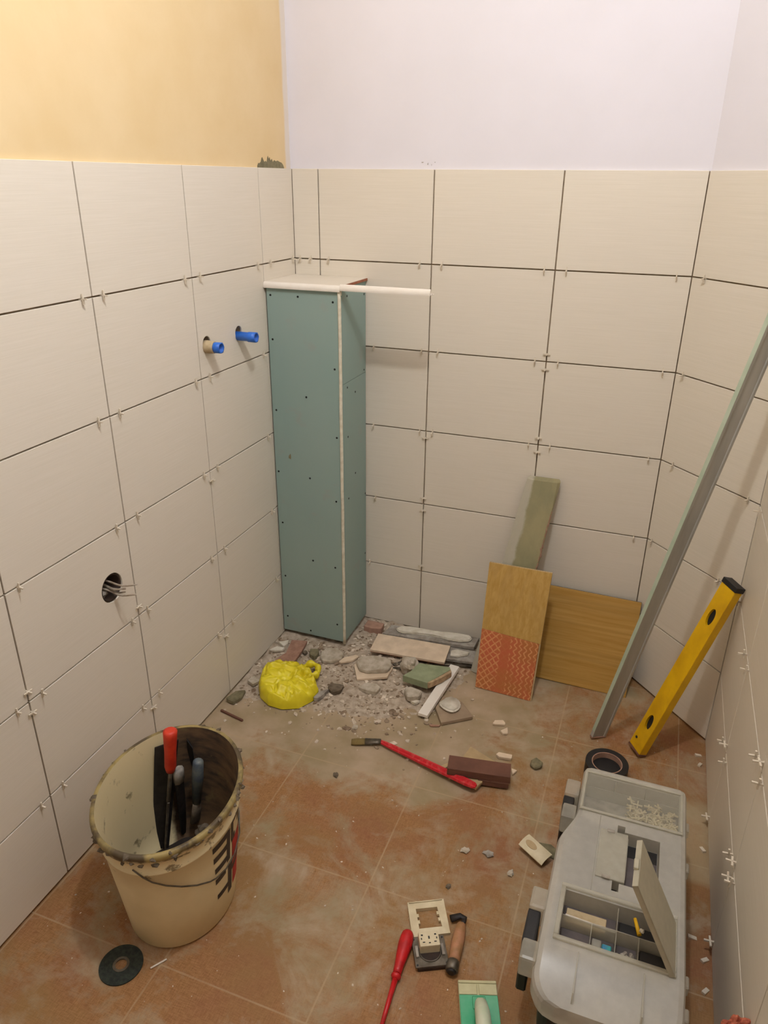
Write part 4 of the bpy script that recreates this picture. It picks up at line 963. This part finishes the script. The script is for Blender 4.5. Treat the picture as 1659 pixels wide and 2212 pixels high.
# dividers
wallb = MB()
for a_, b_ in (((1.086, -1.1515), (1.274, -1.1500)), ((1.1815, -1.150), (1.1830, -1.102)), ((1.1385, -1.202), (1.140, -1.151)), ((1.1815, -1.202), (1.183, -1.151)), ((1.2205, -1.202), (1.222, -1.151))):
    wallb.box((a_[0], a_[1], .1975), (b_[0], b_[1], .232))
wallb.done('divider', M_FROST2, t)
wallb = MB()
for a_, b_ in (((1.091, -.812), (1.283, -.8105)), ((1.150, -.8105), (1.1515, -.777)), ((1.215, -.8105), (1.2165, -.777))): wallb.box((a_[0], a_[1], .206), (b_[0], b_[1], .2365))
wallb.done('divider', M_FROST2, t)
# ribs under the near slope and centre line
MB().box((1.122, -1.300, .205), (1.124, -1.222, .2405)).done('lid_rib', M_FROST2, t)
MB().box((1.232, -1.300, .205), (1.234, -1.222, .2405)).done('lid_rib', M_FROST2, t)
MB().box((1.128, -1.09, .2381), (1.1295, -.892, .2392)).done('lid_rib', M_FROST2, t)
# flap of the near organiser standing open, hinged at its right side
h0, h1 = Vector((1.282, -1.213, .243)), Vector((1.282, -1.106, .243)); f0, f1 = Vector((1.196, -1.212, .423)), Vector((1.198, -1.112, .423))
n_ = (h1-h0).cross(f0-h0).normalized()
if n_.x > 0: n_ = -n_
MB().hexa([h0, h1, f1, f0, h0+n_*.0025, h1+n_*.0025, f1+n_*.0025, f0+n_*.0025], .0008).done('open_flap', M_FROSTF, t, 'open organiser flap standing up')
for p, q in ((h0, f0), (h1, f1)):
    s_ = (h1-h0).normalized()*(.0025 if p is h0 else -.0025)
    MB().hexa([p, p+s_, q+s_, q, p+n_*.010, p+s_+n_*.010, q+s_+n_*.010, q+n_*.010], .0005).done('flap_rim', M_FROSTF, t)
s_ = (h0-f0).normalized()*.0025
MB().hexa([f0, f1, f1+s_, f0+s_, f0+n_*.010, f1+n_*.010, f1+s_+n_*.010, f0+s_+n_*.010], .0005).done('flap_rim', M_FROSTF, t)
mid = f0.lerp(f1, .45); MB().box((mid.x-.010, mid.y-.012, mid.z-.004), (mid.x-.002, mid.y+.008, mid.z+.003), .001).done('flap_catch', M_FROSTF, t)
# latches on the left side
def latch(y0, y1, xo):
    L_ = bpy.data.objects.new('latch', None)
    ym = (y0+y1)/2
    MB().box((xo-.004, y0, .184), (xo+.026, y0+.042, .232), .006, 2).done('latch_bracket', M_FROST2, t)
    MB().box((xo-.006, y1-.048, .180), (xo+.026, y1, .230), .006, 2).done('latch_bracket', M_FROST2, t)
    MB().box((xo-.006, y0+.040, .150), (xo+.018, y1-.046, .222), .004, 2).done('latch_tongue', M_BLACK, t)
    MB().box((xo-.004, y0+.006, .135), (xo+.014, y0+.036, .183), .003).done('latch_tongue', M_BLACK, t)
latch(-.915, -.795, 1.052)
latch(-1.262, -1.105, 1.030)
for y in (-.83, -.94, -1.19, -1.25):
    MB().box((XR-.001, y-.012, .190), (XR+.008, y+.012, .212), .002).done('hinge_lug', M_FROST2, t)
origin(t, (1.18, -1.02, 0))
# contents
o = MB().box((1.092, -1.145, .1982), (1.165, -1.112, .206), .001).done('paper_packet', M_PAPER); tag(o, 'folded pale paper packet in the open toolbox compartment', 'packet')
tag(MB().tube([(1.091, -1.1455, .225), (1.182, -1.1455, .220)], .0026, 8).done('white_pencil', M_PVC), 'thin white rod lying across the open toolbox compartment', 'rod')
t = thing('yellow_fixing', 'small yellow plastic fixing with a pale head in the open toolbox compartment', 'fixing')
MB().tube([(1.212, -1.112, .231), (1.222, -1.140, .226)], [.0030, .0042], 8).done('plug', M_YELT, t); MB().rock((1.225, -1.135, .232), .004, 1, 1, 1, 2, 2).done('head', M_PLAST, t); origin(t, (1.215, -1.125, .228))
o = MB().box((1.143, -1.192, .198), (1.160, -1.165, .214), .003, 2).done('clear_packet', M_FROST2); tag(o, 'shiny pale wrapper in the near toolbox compartment', 'wrapper')
o = MB().box((1.161, -1.194, .198), (1.178, -1.168, .212), .002).done('teal_packet', M_TEAL); tag(o, 'teal and blue wrapper in the near toolbox compartment', 'wrapper')
b = MB()
for k in range(4): b.rock((1.192+.007*k, -1.180+.006*(k % 2), .204), .007, 1.4, .7, .7, 2, k)
tag(b.done('wall_plugs', M_GREY), 'handful of small grey plugs in the near toolbox compartment', 'plugs', kind='stuff')
o = MB().box((1.226, -1.196, .198), (1.268, -1.158, .2125), .003, 2).done('black_pouch', M_BLACK); tag(o, 'black bundle filling the right-hand near toolbox compartment', 'pouch')
o = MB().box((1.187, -1.146, .198), (1.270, -1.106, .204), .002).done('dark_liner', M_BLACK); tag(o, 'dark flat pad in the far right toolbox compartment', 'pad')
b = MB(); random.seed(9)
for k in range(90):
    x, y, a_ = random.uniform(1.185, 1.276), random.uniform(-.875, -.818), random.uniform(0, PI); MM = Matrix.Translation((x, y, .214+.022*random.random())) @ Matrix.Rotation(a_, 4, 'Z') @ Matrix.Rotation(random.uniform(-.5, .5), 4, 'X')
    b.box((-.010, -.0015, -.0015), (.010, .0015, .0015), M=MM).box((-.0012, -.009, -.0012), (.0012, .009, .0012), M=MM)
tag(b.done('spacer_pile', M_CREAMP), 'heap of cream cross spacers seen through the closed organiser flap', 'spacers', kind='stuff')
# ---- roll of black tape behind the toolbox
t = thing('tape_roll', 'roll of black tape standing on the floor just behind the toolbox', 'tape roll')
C_ = (1.130, -.500, 0)
MB().ring((*C_[:2], .0005), .040, .056, .046).done('tape_winding', M_BLACK, t)
MB().ring((*C_[:2], .0), .0375, .0398, .047).done('cardboard_core', M_BRICKP, t)
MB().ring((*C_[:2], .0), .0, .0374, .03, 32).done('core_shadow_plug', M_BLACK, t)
origin(t, (1.130, -.5, 0))
